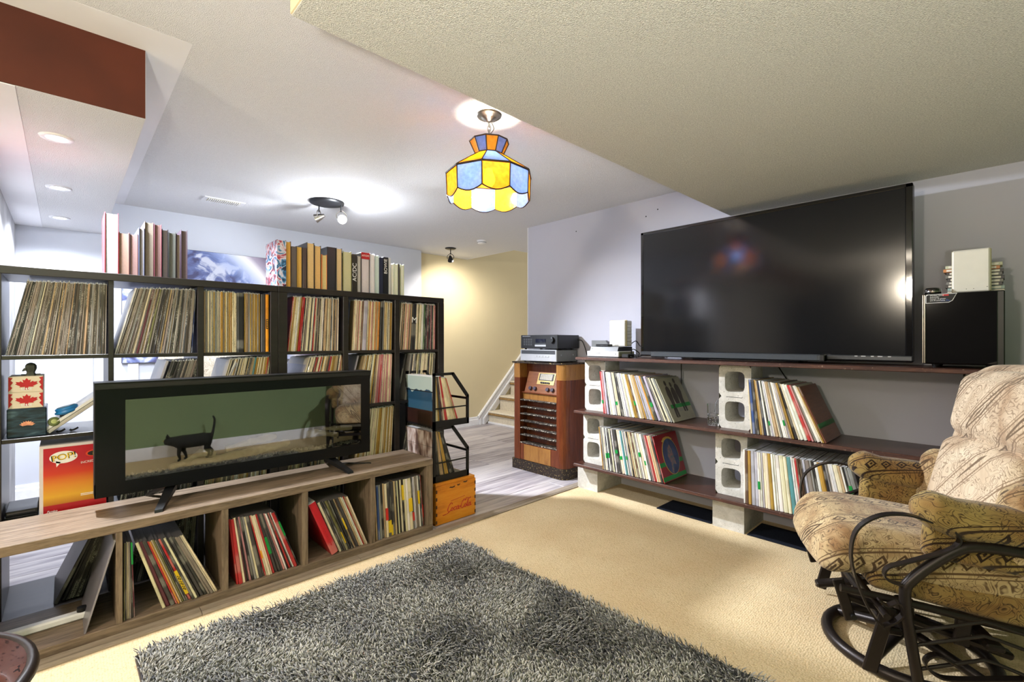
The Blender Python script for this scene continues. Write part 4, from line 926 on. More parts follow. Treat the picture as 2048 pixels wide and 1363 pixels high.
for yy in (2.60, 2.78, 2.97):
    for xx in (3.0, 3.2): MB().cyl((xx, yy, 1.0855), (xx, yy, 1.097), .011, n=12).build('foot', M['matblack'], av)
tag(MB().tube([(3.24, 2.57, 1.17), (3.235, 2.52, 1.16), (3.24, 2.49, 1.10), (3.24, 2.47, 1.04)], .004, 6, smooth=6).build('cable', M['matblack'], loc=(3.24, 2.57, 1.17)), 'black cable dropping behind the stereo receiver', 'cable')
# ------------------------------------------------------------------ glass fireplace
m, nt, b = mk('smoked mirror glass'); out = nt.nodes['Material Output']
tr_ = nd(nt, 'ShaderNodeBsdfTransparent', {'Color': (.88, .88, .88, 1)}); gl_ = nd(nt, 'ShaderNodeBsdfGlossy', {'Color': (1, 1, 1, 1), 'Roughness': .015})
fz = nd(nt, 'ShaderNodeLayerWeight', {'Blend': .35}); fa = nd(nt, 'ShaderNodeMath', {0: fz.outputs['Fresnel'], 1: .10}, operation='ADD')
ms = nd(nt, 'ShaderNodeMixShader', {0: fa.outputs[0], 1: tr_.outputs[0], 2: gl_.outputs[0]}); nt.links.new(ms.outputs[0], out.inputs[0]); M['fireglass'] = m
M['border'] = plain('black bordered glass', '07090D', .22, spec=.25)
FX0, FX1, FZ0, FZ1, FY = .090, 1.292, .516, .987, 2.555
fp = thing('electric_fireplace', 'wide black glass fronted electric fireplace on the oak console', 'fireplace', (.69, 2.61, KT))
B(FX0, FX1, FY + .006, FY + .012, FZ0, FZ0 + .055).build('front_border', M['border'], fp); B(FX0, FX1, FY + .006, FY + .012, FZ1 - .075, FZ1 - .028).build('front_border', M['border'], fp)
B(FX0, FX0 + .095, FY + .006, FY + .012, FZ0 + .055, FZ1 - .075).build('front_border', M['border'], fp); B(FX1 - .055, FX1, FY + .006, FY + .012, FZ0 + .055, FZ1 - .075).build('front_border', M['border'], fp)
B(FX0 + .095, FX1 - .055, FY + .007, FY + .010, FZ0 + .055, FZ1 - .075).build('glass_pane', M['fireglass'], fp)
hs_ = MB().box(FX0 - .003, FX1 + .003, FY + .012, FY + .02, FZ0 - .003, FZ0 + .055).box(FX0 - .003, FX0 + .095, FY + .012, FY + .02, FZ0, FZ1).box(FX1 - .055, FX1 + .003, FY + .012, FY + .02, FZ0, FZ1).box(FX0, FX1, FY + .012, FY + .02, FZ1 - .075, FZ1)
hs_.box(FX0 - .003, FX1 + .003, FY + .105, FY + .112, FZ0 - .003, FZ1).box(FX0 - .003, FX0 + .03, FY + .02, FY + .105, FZ0, FZ1).box(FX1 - .03, FX1 + .003, FY + .02, FY + .105, FZ0, FZ1).box(FX0, FX1, FY + .02, FY + .105, FZ0 - .003, FZ0 + .03).box(FX0, FX1, FY + .02, FY + .105, FZ1 - .03, FZ1)
hs_.build('housing', M['matblack'], fp)
B(FX0 - .003, FX1 + .003, FY + .0, FY + .112, FZ1 - .004, FZ1 + .001).build('top_cover', M['black'], fp); B(FX0 - .003, FX1 + .003, FY + .0, FY + .008, FZ1 - .028, FZ1, .002).build('top_rail', M['black'], fp)
B(FX0 + .06, FX1 - .03, FY - .001, FY + .004, FZ1 - .022, FZ1 - .008).build('heater_slot', M['ink'], fp)
bark = wood('driftwood bark', 'A08C70', 'C8B696', (4, 4, 4), .9, 'DCCDB0', .6, .1)
for pts, r_ in (([(.34, 2.60, .588), (.42, 2.61, .60), (.50, 2.615, .593), (.60, 2.61, .60), (.75, 2.61, .612), (.86, 2.612, .628)], [.014, .019, .018, .02, .02, .013]), ([(.40, 2.595, .60), (.46, 2.60, .635), (.52, 2.60, .62)], [.012, .02, .011]), ([(.95, 2.60, .655), (1.0, 2.605, .66), (1.08, 2.61, .638), (1.12, 2.605, .63)], [.017, .016, .014, .011]),
               ([(1.04, 2.615, .672), (1.1, 2.61, .668), (1.2, 2.605, .66)], [.011, .015, .012]), ([(.57, 2.63, .63), (.68, 2.63, .65), (.8, 2.63, .662)], [.014, .018, .012])):
    P_ = [V(p) for p in pts]; n_ = (len(P_) - 1) * 4 + 1; rr = [r_[min(len(r_) - 1, i // 4)] * (1 + .12 * math.sin(i * 2.3)) for i in range(n_)]
    MB().tube(P_, rr, 10, smooth=4).build('log', bark, fp)
MB().box(FX0 + .03, FX1 - .03, FY + .021, FY + .104, .56, .572).build('ember_bed', M['matblack'], fp)
pb = MB()
for i in range(420):
    px, py, s_ = rnd.uniform(FX0 + .05, FX1 - .05), rnd.uniform(2.582, 2.65), rnd.uniform(.004, .009)
    T = MX.Translation((px, py, .572 + s_ * .5)) @ MX.Rotation(rnd.random() * 6, 4, (rnd.random() + .1, rnd.random(), rnd.random())) @ MX.Diagonal((1, .8, .65, 1))
    pb.lathe([(0, -s_), (s_ * .75, -s_ * .6), (s_, 0), (s_ * .7, s_ * .65), (0, s_)], (0, 0, 0), 6, T=T)
pbl = pb.build('pebbles', simple('grey pebbles', 'A49E94', .8, var=.4, vs=25), fp); pbl['kind'] = 'stuff'
for xx, xt in ((.285, .35), (1.125, 1.07)):
    f_ = MB()
    f_.box(xt - .02, xt + .02, 2.60, 2.63, KT + .045, FZ0 + .002)
    for y0_, y1_ in ((2.60, 2.448), (2.63, 2.752)):
        s_ = 1 if y1_ > y0_ else -1
        f_.add([(xt - .02, y0_, KT + .05), (xt + .02, y0_, KT + .05), (xt - .02, y0_, FZ0), (xt + .02, y0_, FZ0), (xx - .014, y1_, KT + .0005), (xx + .014, y1_, KT + .0005), (xx - .014, y1_ - s_ * .004, KT + .012), (xx + .014, y1_ - s_ * .004, KT + .012)], [(0, 1, 5, 4), (2, 6, 7, 3), (0, 4, 6, 2), (1, 3, 7, 5), (4, 5, 7, 6)])
    f_.build('foot', M['black'], fp)
tag(MB().tube([(1.13, 2.70, KT + .005), (1.2, 2.66, KT + .005), (1.26, 2.60, KT + .005), (1.29, 2.58, KT + .006), (1.30, 2.565, KT + .005)], .0035, 6, smooth=5).build('cable', M['matblack'], loc=(1.13, 2.7, KT)), 'short black cable lying on the oak console behind the fireplace foot', 'cable')
# ------------------------------------------------------------------ things in the left cube column
c2, c3 = ZR[2] + .0005, ZR[1] + .0005
m, nt, b = mk('dark water print'); co = coords(nt, (6, 6, 30)); n1 = nd(nt, 'ShaderNodeTexNoise', {'Vector': co, 'Scale': 2.0, 'Detail': 5.0, 'Distortion': 1.0})
nt.links.new(ramp(nt, n1.outputs[0], [(.35, C('0E1620')), (.55, C('22384A')), (.75, C('5A7480'))]), b.inputs['Base Color']); b.inputs['Roughness'].default_value = .35
lbx = thing('keepsake_box', 'dark box printed with a water lily under the maple leaf boxes', 'box', (-.115, 2.88, c2)); B(-.172, -.056, 2.80, 2.98, c2, c2 + .118, .003).build('carton', m, lbx)
petal = simple('petal print', 'E8B088', .5, hex2='C86A5A', vs=70)
for i, a in enumerate((-75, -52, -30, -10, 10, 30, 52, 75)):
    ca, sa = math.sin(R(a)), math.cos(R(a)); L = .024; w = .005; cx, cz = -.113, c2 + .048
    MB().prism([(cx, cz), (cx + ca * L * .55 - sa * w, cz + sa * L * .55 * .8 + ca * w), (cx + ca * L, cz + sa * L * .8), (cx + ca * L * .55 + sa * w, cz + sa * L * .55 * .8 - ca * w)], 1, 2.7995 - i * .0002, 2.8).build('petal', petal, lbx)
leaf = [(0, 1), (.14, .72), (.30, .80), (.24, .42), (.46, .62), (.52, .50), (.80, .55), (.72, .34), (.84, .26), (.46, -.02), (.54, -.14), (.12, -.10), (.14, -.5), (.06, -.5), (0, -.12)]
leaf = leaf + [(-x, z) for x, z in leaf[-2::-1]]
leaf = [p for i, p in enumerate(leaf) if i == 0 or p != leaf[i - 1]]
if leaf[-1] == leaf[0]: leaf.pop()
bxp = simple('cream carton', 'DDD2BE', .6)
for i in range(2):
    z = c2 + .1185 + i * .0665
    t = thing('keepsake_box', ['lower cream box printed with a red maple leaf', 'upper cream box with a red maple leaf, figurine on top'][i], 'box', (-.115, 2.88, z), 'maple leaf boxes')
    B(-.168, -.066, 2.803, 2.97, z, z + .066, .002).build('carton', bxp, t)
    MB().prism([(-.115 + x * .040, z + .026 + zz * .033) for x, zz in leaf], 1, 2.8018, 2.803).build('leaf_print', M['redprint'], t)
    for sx in (-1, 1): MB().prism([(-.117 + sx * .050, z + .004), (-.117 + sx * .039, z + .02), (-.117 + sx * .045, z + .028), (-.117 + sx * .037, z + .042), (-.117 + sx * .044, z + .05), (-.117 + sx * .038, z + .06), (-.117 + sx * .050, z + .063)], 1, 2.8022, 2.803).build('leaf_print', M['redprint'], t)
    for j in range(5): B(-.131 + j * .0065, -.1265 + j * .0065, 2.8008, 2.802, z + .0125 + .001 * (j % 2), z + .018).build('lettering', M['whiteink'], t)
    B(-.1305, -.0995, 2.801, 2.8019, z + .0085, z + .0105).build('lettering', M['whiteink'], t)
bz = c2 + .1185 + .133
fg = thing('figurine', 'small dark green bust with a cap brim on the maple leaf boxes', 'figurine', (-.105, 2.85, bz))
gm_ = simple('dark olive resin', '4A4E46', .6, var=.25, vs=40)
MB().lathe([(.017, 0), (.016, .006), (.0135, .010), (.0135, .016), (.016, .022), (.0185, .03), (.018, .042), (.013, .050), (.004, .054), (0, .0545)], (-.105, 2.85, bz), 7, sm=False).build('head', gm_, fg)
MB().prism([(-.118, bz + .022), (-.129, bz + .018), (-.130, bz + .022), (-.126, bz + .03), (-.118, bz + .036)], 1, 2.836, 2.864).build('cap_brim', gm_, fg); MB().cyl((-.133, 2.85, bz + .004), (-.075, 2.85, bz + .005), .0025, n=8).build('crossbar', gm_, fg)
T0 = MX.Translation((-.048, 2.86, c2 + .002)) @ MX.Rotation(R(-38), 4, 'Y')
sl = thing('game_box', 'flat white box leaning at a slant beside the maple leaf boxes', 'box', (-.048, 2.86, c2))
MB().box(.0, .235, -.05, .20, 0, .014, 0, T0, .002).build('lower_half', simple('grey carton', 'B9B5AE', .6), sl); MB().box(.0, .235, -.05, .20, .0155, .028, 0, T0, .002).build('upper_half', M['wplast'], sl)
for a, c in ((.06, .10), (.105, .125)): MB().box(a, c, -.0, .05, .0278, .0286, 0, T0).build('label_print', M['greyink'], sl)
lid = thing('collapsible_cup', 'blue and grey collapsible cup resting on the slanted white box', 'cup', (.005, 2.85, c2 + .10))
T1 = MX.Translation((.010, 2.845, c2 + .088)) @ MX.Rotation(R(-16), 4, 'Y')
blu = plain('blue silicone', '1C74B8', .45)
MB().lathe([(.03, -.006), (.042, 0), (.043, .006), (.036, .010), (.038, .014), (.038, .02), (.031, .024)], (0, 0, 0), 28, T=T1).build('body', blu, lid); MB().lathe([(0, .025), (.030, .0255), (.031, .023)], (0, 0, 0), 28, T=T1).build('cap', simple('slate silicone', '5A7286', .5), lid)
MB().box(-.03, .012, -.008, .008, -.03, -.005, 0, T1, .003).build('clip', M['dgrey'], lid)
wh = thing('wheel', 'small olive green wheel on the slanted white box', 'wheel', (-.025, 2.82, c2 + .045))
T2 = MX.Translation((-.034, 2.815, c2 + .052)) @ MX.Rotation(R(75), 4, 'X')
MB().lathe([(.010, -.005), (.018, -.006), (.02, 0), (.018, .006), (.010, .005)], (0, 0, 0), 24, T=T2).build('tyre', plain('olive rubber', '5E6A3A', .6), wh); MB().lathe([(0, .006), (.006, .007), (.011, .004)], (0, 0, 0), 18, T=T2).build('hub', plain('pale olive', 'AEBA78', .5), wh)
for x, y_, lb in ((-.012, 2.83, 'little black clip under the slanted white box'), (.03, 2.84, 'tiny black clip on the shelf beside the slanted white box')):
    t = thing('clip', lb, 'clip', (x, y_, c2)); MB().tube([(x - .012, y_, c2 + .004), (x, y_ + .004, c2 + .006), (x + .012, y_, c2 + .014)], .004, 8, smooth=4).build('body', M['matblack'], t); MB().lathe([(0, -.005), (.006, 0), (0, .006)], (x - .012, y_, c2 + .006), 10).build('knob', M['matblack'], t)
# red toy box
m, nt, b = mk('red to yellow carton'); tc = nd(nt, 'ShaderNodeTexCoord'); sx = nd(nt, 'ShaderNodeSeparateXYZ', {0: tc.outputs['Generated']})
nt.links.new(ramp(nt, sx.outputs[2], [(.0, C('A01018')), (.13, C('AE1420')), (.14, C('B8741C')), (.26, C('E0A62C')), (.42, C('DE8A2A')), (.6, C('CE3A24')), (.8, C('B4142A'))]), b.inputs['Base Color']); b.inputs['Roughness'].default_value = .35
tb = thing('toy_box', 'red and yellow toy carton with speech bubble lettering', 'box', (.03, 2.9, c3))
B(-.078, .135, 2.792, 3.0, c3, c3 + .298, .002).build('carton', plain('white carton', 'DCD4D6', .5), tb); B(-.066, .135, 2.7905, 2.7935, c3 + .006, c3 + .286).build('front_print', m, tb)
bz = c3 + .243; MB().prism([(-.004 + .044 * math.cos(i * math.pi / 16), bz + .026 * math.sin(i * math.pi / 16)) for i in range(32)], 1, 2.79, 2.7906).build('speech_bubble', M['whiteink'], tb); MB().prism([(-.028, bz - .014), (-.012, bz - .02), (-.026, bz - .04)], 1, 2.79, 2.7906).build('speech_bubble', M['whiteink'], tb)
text('lettering', 'POP!', .036, (-.0035, 2.7896, bz + .001), '-y', M['ink'], tb, sx=1.08, spin=8); text('lettering', 'POP!', .032, (-.0035, 2.7889, bz + .001), '-y', M['yellowink'], tb, sx=1.08, spin=8)
text('lettering', 'INCREDIBLES 2', .0135, (.091, 2.7896, c3 + .212), '-y', M['whiteink'], tb, sx=.92, spin=4)
MB().prism([(.092 + .026 * math.cos(i * math.pi / 12), c3 + .246 + .014 * math.sin(i * math.pi / 12)) for i in range(24)], 1, 2.79, 2.7906).build('emblem', plain('vermilion print', 'D84A24', .5), tb); MB().prism([(.092 + .020 * math.cos(i * math.pi / 12), c3 + .246 + .0105 * math.sin(i * math.pi / 12)) for i in range(24)], 1, 2.7894, 2.79).build('emblem', M['ink'], tb)
text('lettering', 'i', .026, (.092, 2.7888, c3 + .246), '-y', M['yellowink'], tb, sx=1.6)
text('lettering', 'Funko', .013, (-.04, 2.7896, c3 + .018), '-y', M['whiteink'], tb, shear=.3)
for i in range(2): B(.05, .13, 2.7898, 2.7905, c3 + .072 - i * .006, c3 + .0745 - i * .006).build('small_print', M['whiteink'], tb)
for i in range(2):
    z = c3 + i * .022; t = thing('disc_drive', ['lower flat black disc drive on the left shelf', 'upper flat black disc drive on the left shelf'][i], 'drive', (-.13, 2.9, z), 'flat black drives')
    B(-.18 + i * .004, -.083, 2.80 + i * .004, 2.99, z, z + .021, .002).build('case', M['black'], t); B(-.175 + i * .004, -.09, 2.7985 + i * .004, 2.801 + i * .004, z + .007, z + .015).build('tray', M['gloss'], t)
# ------------------------------------------------------------------ books along the top
def book(x0, x1, h, cov, pg, label, y0=2.80, dep=.22, face=None, lean=0, spine_front=False, group='books on the dark cube shelves'):
    """upright book; fore-edge (or spine) towards -y"""
    t = thing('book', label, 'book', (x0, y0, ST), group); ORG[t] = V()
    w = x1 - x0; c = .0028 if w > .012 else .0018
    t.matrix_world = MX.Translation((x0, y0, ST + .0005)) @ MX.Rotation(R(lean), 4, 'Y')
    cm_ = plain('cover ' + cov, cov, .4) if ('cover ' + cov) not in bpy.data.materials else bpy.data.materials['cover ' + cov]
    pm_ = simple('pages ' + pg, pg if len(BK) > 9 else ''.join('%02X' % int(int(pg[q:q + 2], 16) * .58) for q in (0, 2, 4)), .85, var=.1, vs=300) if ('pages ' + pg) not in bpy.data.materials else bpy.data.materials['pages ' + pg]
    mb = MB().box(0, c, 0, dep, 0, h, r=.0008).box(w - c, w, 0, dep, 0, h, r=.0008)
    if spine_front: mb.box(0, w, 0, .003, 0, h, r=.001)
    else: mb.box(0, w, dep - .003, dep, 0, h)
    mb.build('cover', cm_, t)
    B(c, w - c, .004, dep - .003, .004, h - .005).build('pages', pm_, t)
    return t
def pxX(px, Y=2.81): u = (px - 1024) / 939; f = (.68962, .72417); r = (.72417, -.68962); k = Y / (f[1] + u * r[1]); return k * (f[0] + u * r[0])
BKS = [  # pixel column of each edge in a 2048-wide view of the shelf front, height in metres, cover, pages, label
 (209, 237.5, .278, 'B02A34', 'E6E0DC', 'tall thick red covered book with white pages'), (238, 258.5, .196, '8A5A50', 'D8AE98', 'salmon paged book beside the tall red one'), (258.8, 277, .196, '3A2428', 'CFA29C', 'pink paged book with a dark cover'),
 (277.3, 289, .228, '4A5068', 'B6AEA8', 'narrow grey paged book in the group by the tall red one'), (289.3, 307.5, .262, '4A3A34', 'B4A694', 'tallest dark book with olive pages'), (308, 323.5, .256, '5A2A34', 'B88A88', 'maroon book with rosy pages'),
 (324, 337, .236, '2A2630', 'C0B4BE', 'lilac paged book among the dark ones'), (337.3, 352, .226, '20221E', '9A9E96', 'black book with grey green pages'), (352.3, 361, .222, '3C3038', 'C2AE9A', 'slim tan paged book near the end of the shorter book row'), (361.3, 375, .244, '3A2A38', '8E787C', 'dark mauve book ending the first group'),
 (553, 571, .262, '5A4A62', 'C8BEC0', 'tall comic book with a colourful cover starting the longer book row'), (571.3, 582, .262, '5A4030', 'DDA850', 'orange paged book pressed to the comic cover'), (582.4, 593, .235, '5C5450', '8A7E74', 'grey brown book in the longer book row'), (593.3, 605, .242, '3A2C26', 'E2B45A', 'yellow paged book with a brown cover'),
 (605.3, 613, .235, '4A3C36', '7A6A5E', 'slim brown book beside the yellow paged ones'), (614, 629, .272, '2C2620', 'E0BE86', 'tallest tan paged book of the longer book row'), (629.5, 643, .262, '24201C', 'DDB678', 'tan paged book next to the tallest tan one'), (643.4, 654, .212, 'C8702A', 'D8C48A', 'orange book with a low top in the longer book row'),
 (654.3, 672, .262, '20242C', 'E0CDA6', 'dark navy book with cream pages'), (672.4, 684, .262, '3A342E', 'DCC090', 'tan paged book with a grey cover'), (686, 703.5, .250, '8A8440', 'C8C6A0', 'olive edged book with band photograph on its cover'), (703.8, 714.5, .238, '25221A', 'D8CC90', 'black and yellow book with slanted white lettering on the spine'),
 (714.8, 722, .228, 'B8B4B0', 'E4E0DA', 'slim white book beside the slanted lettering'), (722.4, 739, .256, '2A2226', 'D4CED6', 'dark book with a red lettered top'), (739.3, 748.5, .256, 'B4B2BC', 'E4E2E8', 'white paged book next to the red lettered one'), (748.8, 757.5, .250, 'AFC0C4', 'C8DAD8', 'pale teal book in the longer book row'),
 (757.8, 766, .240, '1E2440', '5A5E70', 'navy book next to the pale teal one'), (766.3, 777.5, .246, '14161E', '5A5A5A', 'black spined book with big white capital lettering'), (777.8, 781.5, .244, 'D8D8DC', 'ECECEC', 'slim white book behind the black spined one'), (782, 787.5, .208, 'DADCD2', 'E8E8E0', 'short white book near the end of the longer book row'),
 (787.8, 795.5, .212, 'C8D0B8', 'E4E8D8', 'short pale green book'), (795.8, 800.5, .212, '5A5658', '8A8688', 'short black and white photo book'), (800.8, 808, .212, 'B8BE9A', 'E8ECDC', 'short pale book ending the longer book row')]
BK = []
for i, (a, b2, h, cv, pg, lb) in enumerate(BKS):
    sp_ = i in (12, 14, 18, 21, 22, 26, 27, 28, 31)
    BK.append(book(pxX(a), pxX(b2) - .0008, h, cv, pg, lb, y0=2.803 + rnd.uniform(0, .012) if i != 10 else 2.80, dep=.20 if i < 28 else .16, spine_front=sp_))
def bt(i, s_, size, z, mt, spin=90, sxx=1): w = pxX(BKS[i][1]) - pxX(BKS[i][0]); t = text('lettering', s_, size, (w / 2, -.0008, z), '-y', M[mt], BK[i], spin=spin, sx=1); return t
bt(27, 'BOWIE', .031, .185, 'whiteink'); bt(21, 'AC/DC', .037, .125, 'whiteink', 90); 
w_ = pxX(739) - pxX(722.4); B(0, w_, -.0012, 0, .215, .256).build('red_band', M['redprint'], BK[23]); text('lettering', 'ATOM', .017, (w_ / 2, -.0016, .236), '-y', M['whiteink'], BK[23])
m, nt, b = mk('comic cover print'); co = coords(nt); n1 = nd(nt, 'ShaderNodeTexNoise', {'Vector': co, 'Scale': 13.0, 'Detail': 3.0, 'Distortion': 2.0})
nt.links.new(ramp(nt, n1.outputs[0], [(.36, C('1A2438')), (.43, C('3A7AA8')), (.5, C('D8D4DC')), (.56, C('B03A4A')), (.64, C('2A2A38'))]), b.inputs['Base Color']); b.inputs['Roughness'].default_value = .35
MB().box(-.0006, 0, .002, .198, .002, .26).box(0, pxX(571) - pxX(553), -.0006, 0, .002, .258).build('cover_print', m, BK[10])
MB().box(-.0006, 0, .002, .198, .01, .245).build('cover_print', simple('photo print', '2A2A1C', .4, hex2='8A8A4A', vs=40), BK[20])
# canvas on the far wall, armchair behind the shelves
m, nt, b = mk('planet canvas print'); co = coords(nt); ds = nd(nt, 'ShaderNodeVectorMath', {0: co, 1: (-.9, 0, -.3)}, operation='SUBTRACT'); ln = nd(nt, 'ShaderNodeVectorMath', {0: ds.outputs[0]}, operation='LENGTH')
n1 = nd(nt, 'ShaderNodeTexNoise', {'Vector': co, 'Scale': 7.0, 'Detail': 9.0, 'Distortion': 1.6})
surf = ramp(nt, n1.outputs[0], [(.38, C('4A4A6E')), (.5, C('6A76A8')), (.6, C('C8CCDC'))]); hl = nd(nt, 'ShaderNodeMath', {0: ln.outputs['Value'], 1: .5}, operation='MULTIPLY').outputs[0]
lim = ramp(nt, hl, [(.60, C('7C98D8')), (.66, C('C8D0EC')), (.69, C('F0ECEE')), (.715, C('A79CB0')), (.76, C('6E6276'))])
sel = ramp(nt, hl, [(.58, (0, 0, 0, 1)), (.66, (1, 1, 1, 1))])
nt.links.new(mixc(nt, sel, surf, lim), b.inputs['Base Color']); b.inputs['Roughness'].default_value = .7
cv_ = thing('canvas_picture', 'large canvas print of a blue planet on the far wall', 'picture', (1.2, YF, 1.2))
B(.33, 2.1, YF - .035, YF - .001, .98, 1.955, .003).build('stretcher', simple('grey canvas side', '5A5860', .8), cv_); B(.333, 2.097, YF - .0362, YF - .0345, .983, 1.952).build('canvas', m, cv_)
ac = thing('armchair', 'cream floral armchair behind the cube shelves', 'chair', (.85, 4.2, 0))
MB().cushion(.36, .10, .40, .08, .02, MX.Translation((.90, 4.48, .72)) @ MX.Rotation(R(-8), 4, 'X')).build('backrest', M['floral'], ac); MB().cushion(.30, .30, .12, .08, .03, MX.Translation((.90, 4.12, .38))).build('seat', M['floral'], ac)
for xx in (.50, 1.30): MB().cushion(.09, .34, .26, .08, .01, MX.Translation((xx, 4.14, .40))).build('armrest', M['floral'], ac)
for xx in (.56, 1.24):
    for yy in (3.9, 4.45): MB().cyl((xx, yy, .0), (xx, yy, .2), .02, .03, 10).build('leg', M['board'], ac)
MB().cushion(.10, .11, .14, .08, .01, MX.Translation((.62, 4.42, .96)) @ MX.Rotation(R(-10), 4, 'X')).build('head_pillow', M['floral'], ac)
# ------------------------------------------------------------------ record racks and the wooden crate
RX0, RX1, RY0, RY1 = 1.672, 1.955, 2.47, 2.802
def rack(z0, label):
    t = thing('record_rack', label, 'rack', (1.8, 2.63, z0), 'black record racks'); H = .345; bw = .017
    for yy in (RY0, RY1 - .012):
        m_ = MB(); y1_ = yy + .012
        m_.box(RX0, RX0 + bw, yy, y1_, z0, z0 + H).box(RX0, RX0 + .155, yy, y1_, z0 + H - bw, z0 + H).box(RX0, RX1, yy, y1_, z0, z0 + .04).box(RX1 - bw, RX1, yy, y1_, z0, z0 + .19)
        m_.prism([(RX0 + .135, z0 + H), (RX0 + .16, z0 + H), (RX1, z0 + .19), (RX1, z0 + .165), (RX1 - bw, z0 + .178)], 1, yy, y1_)
        m_.build('side_frame', M['darkmetal'], t); MB().box(RX0 + .01, RX1 - .01, yy + .003, yy + .009, z0 + .115, z0 + .123).build('side_bar', M['darkmetal'], t)
    B(RX0, RX1, RY0 + .012, RY1 - .012, z0, z0 + .012).build('floor_panel', M['darkmetal'], t)
    B(RX0, RX0 + .006, RY0 + .012, RY1 - .012, z0 + .012, z0 + .105).build('lower_panel', wood('dark rack board', '1A0D08', '2E1710', (6, 2, 6), .35), t) if z0 > .5 else B(RX0, RX0 + .006, RY0 + .012, RY1 - .012, z0 + .012, z0 + .105).build('lower_panel', bpy.data.materials['dark rack board'] if 'dark rack board' in bpy.data.materials else M['board'], t)
    MB().cyl((RX0 + .004, RY0, z0 + .225), (RX0 + .004, RY1, z0 + .225), .004, n=8).build('cross_bar', M['darkmetal'], t); B(RX1 - .012, RX1 - .004, RY0 + .012, RY1 - .012, z0 + .16, z0 + .175).build('front_bar', M['darkmetal'], t)
    return t
rack(.612, 'upper black metal record rack beside the console'); rack(.266, 'lower black metal record rack on the wooden crate')
Gr = 'records in the black racks'
row('rT', RX0 + .009, 1.885, -1, -19.5, 15, RY0 + .0135, .6245, 'y', {'cream': 3, 'tan': 2, 'charcoal': 2, 'white': 1}, 'the console side of the upper black rack', Gr, {1: 'cream', 2: 'cream', 3: 'ochre', 5: 'charcoal', 6: 'maroon', 8: 'red', 9: 'cream', 11: 'cream', 14: 'red'}, dep=.001)
row('rB', RX0 + .009, 1.86, -1.5, -20, 13, RY0 + .0135, .2785, 'y', {'charcoal': 4, 'black': 3, 'tan': 1}, 'the console side of the lower black rack', Gr, {0: 'brown', 6: 'charcoal', 7: 'ochre', 8: 'ochre', 9: 'black', 12: 'black'}, dep=.001)
m, nt, b = mk('mountain painting print'); co = coords(nt, kind='Generated'); sx = nd(nt, 'ShaderNodeSeparateXYZ', {0: co}); n1 = nd(nt, 'ShaderNodeTexNoise', {'Vector': co, 'Scale': 3.0, 'Detail': 3.0})
h_ = nd(nt, 'ShaderNodeMath', {0: n1.outputs[0], 1: .38, 2: sx.outputs[2]}, operation='MULTIPLY_ADD'); n2 = nd(nt, 'ShaderNodeTexNoise', {'Vector': co, 'Scale': 14.0, 'Detail': 5.0})
h2 = nd(nt, 'ShaderNodeMath', {0: n2.outputs[0], 1: .22, 2: sx.outputs[2]}, operation='MULTIPLY_ADD')
sky_ = ramp(nt, h_.outputs[0], [(.87, C('1F3A4C')), (.88, C('929C92'))]); low_ = ramp(nt, h2.outputs[0], [(.14, C('7A5A50')), (.22, C('6A7460')), (.32, C('2C4A56')), (.5, C('28465A'))])
sl_ = ramp(nt, sx.outputs[2], [(.46, (0, 0, 0, 1)), (.5, (1, 1, 1, 1))]); nt.links.new(mixc(nt, sl_, low_, sky_), b.inputs['Base Color']); b.inputs['Roughness'].default_value = .2
o_, t_ = ROWS['rT'][0]; MB().box(-.0008 / t_, 0, .004, .309, .004, .31).build('cover_print', m, o_)
m2, nt, b = mk('draped cloth print'); co = coords(nt, (1, 3, 1.2), (R(30), 0, 0)); n1 = nd(nt, 'ShaderNodeTexNoise', {'Vector': co, 'Scale': 9.0, 'Detail': 2.0}); nt.links.new(ramp(nt, n1.outputs[0], [(.35, C('5A4640')), (.5, C('9A8278')), (.65, C('C8BAB4'))]), b.inputs['Base Color']); b.inputs['Roughness'].default_value = .25
o_, t_ = ROWS['rB'][0]; MB().box(-.0008 / t_, 0, .004, .309, .004, .31).build('cover_print', m2, o_)
pine = wood('orange varnished pine', 'B8660E', 'D8861C', (1.2, 10, 9), .35, 'E09A30', .06, wear=('3A1E10', 9, .69)); pine2 = wood('varnished pine edge', '8A4A10', 'C07A1C', (8, 8, 8), .4, 'D89030', .1)
cr = thing('wooden_crate', 'orange varnished wooden crate with red script lettering', 'crate', (1.835, 2.62, 0))
cx0, cx1, cy0, cy1 = 1.678, 1.996, 2.45, 2.80
B(cx0, cx1, cy0, cy0 + .014, .004, .245, .002).build('front_board', pine, cr); B(cx0, cx1, cy1 - .014, cy1, .004, .245, .002).build('back_board', pine, cr); B(cx0, cx0 + .014, cy0 + .014, cy1 - .014, .004, .245).build('side_board', pine2, cr); B(cx1 - .014, cx1, cy0 + .014, cy1 - .014, .004, .245).build('side_board', pine2, cr)
B(cx0, cx1, cy0 + .014, cy1 - .014, .0, .012).build('base_board', pine2, cr); B(cx0 - .001, cx1 - .006, cy0 + .003, cy1, .2455, .2645, .002).build('lid', pine, cr)
for i in range(5):
    for xx in (cx0 - .0006, cx1 - .0104): B(xx, xx + .011, cy0 - .0007, cy0 + .003, .012 + i * .048, .034 + i * .048, .001).build('finger_joint', plain('dark end grain', '4A2A12', .6) if (i == 0 and xx < 1.7) else bpy.data.materials['dark end grain'], cr)
for a, c, z in ((.10, .15, .222), (.16, .19, .227), (.21, .25, .236)): MB().prism([(cx0 + a, z), (cx0 + a + .01, z + .006), (cx0 + (a + c) / 2, z + .003), (cx0 + c, z + .007), (cx0 + c - .006, z - .003), (cx0 + (a + c) / 2, z - .006)], 1, cy0 - .0006, cy0).build('chip_mark', bpy.data.materials['dark end grain'], cr)
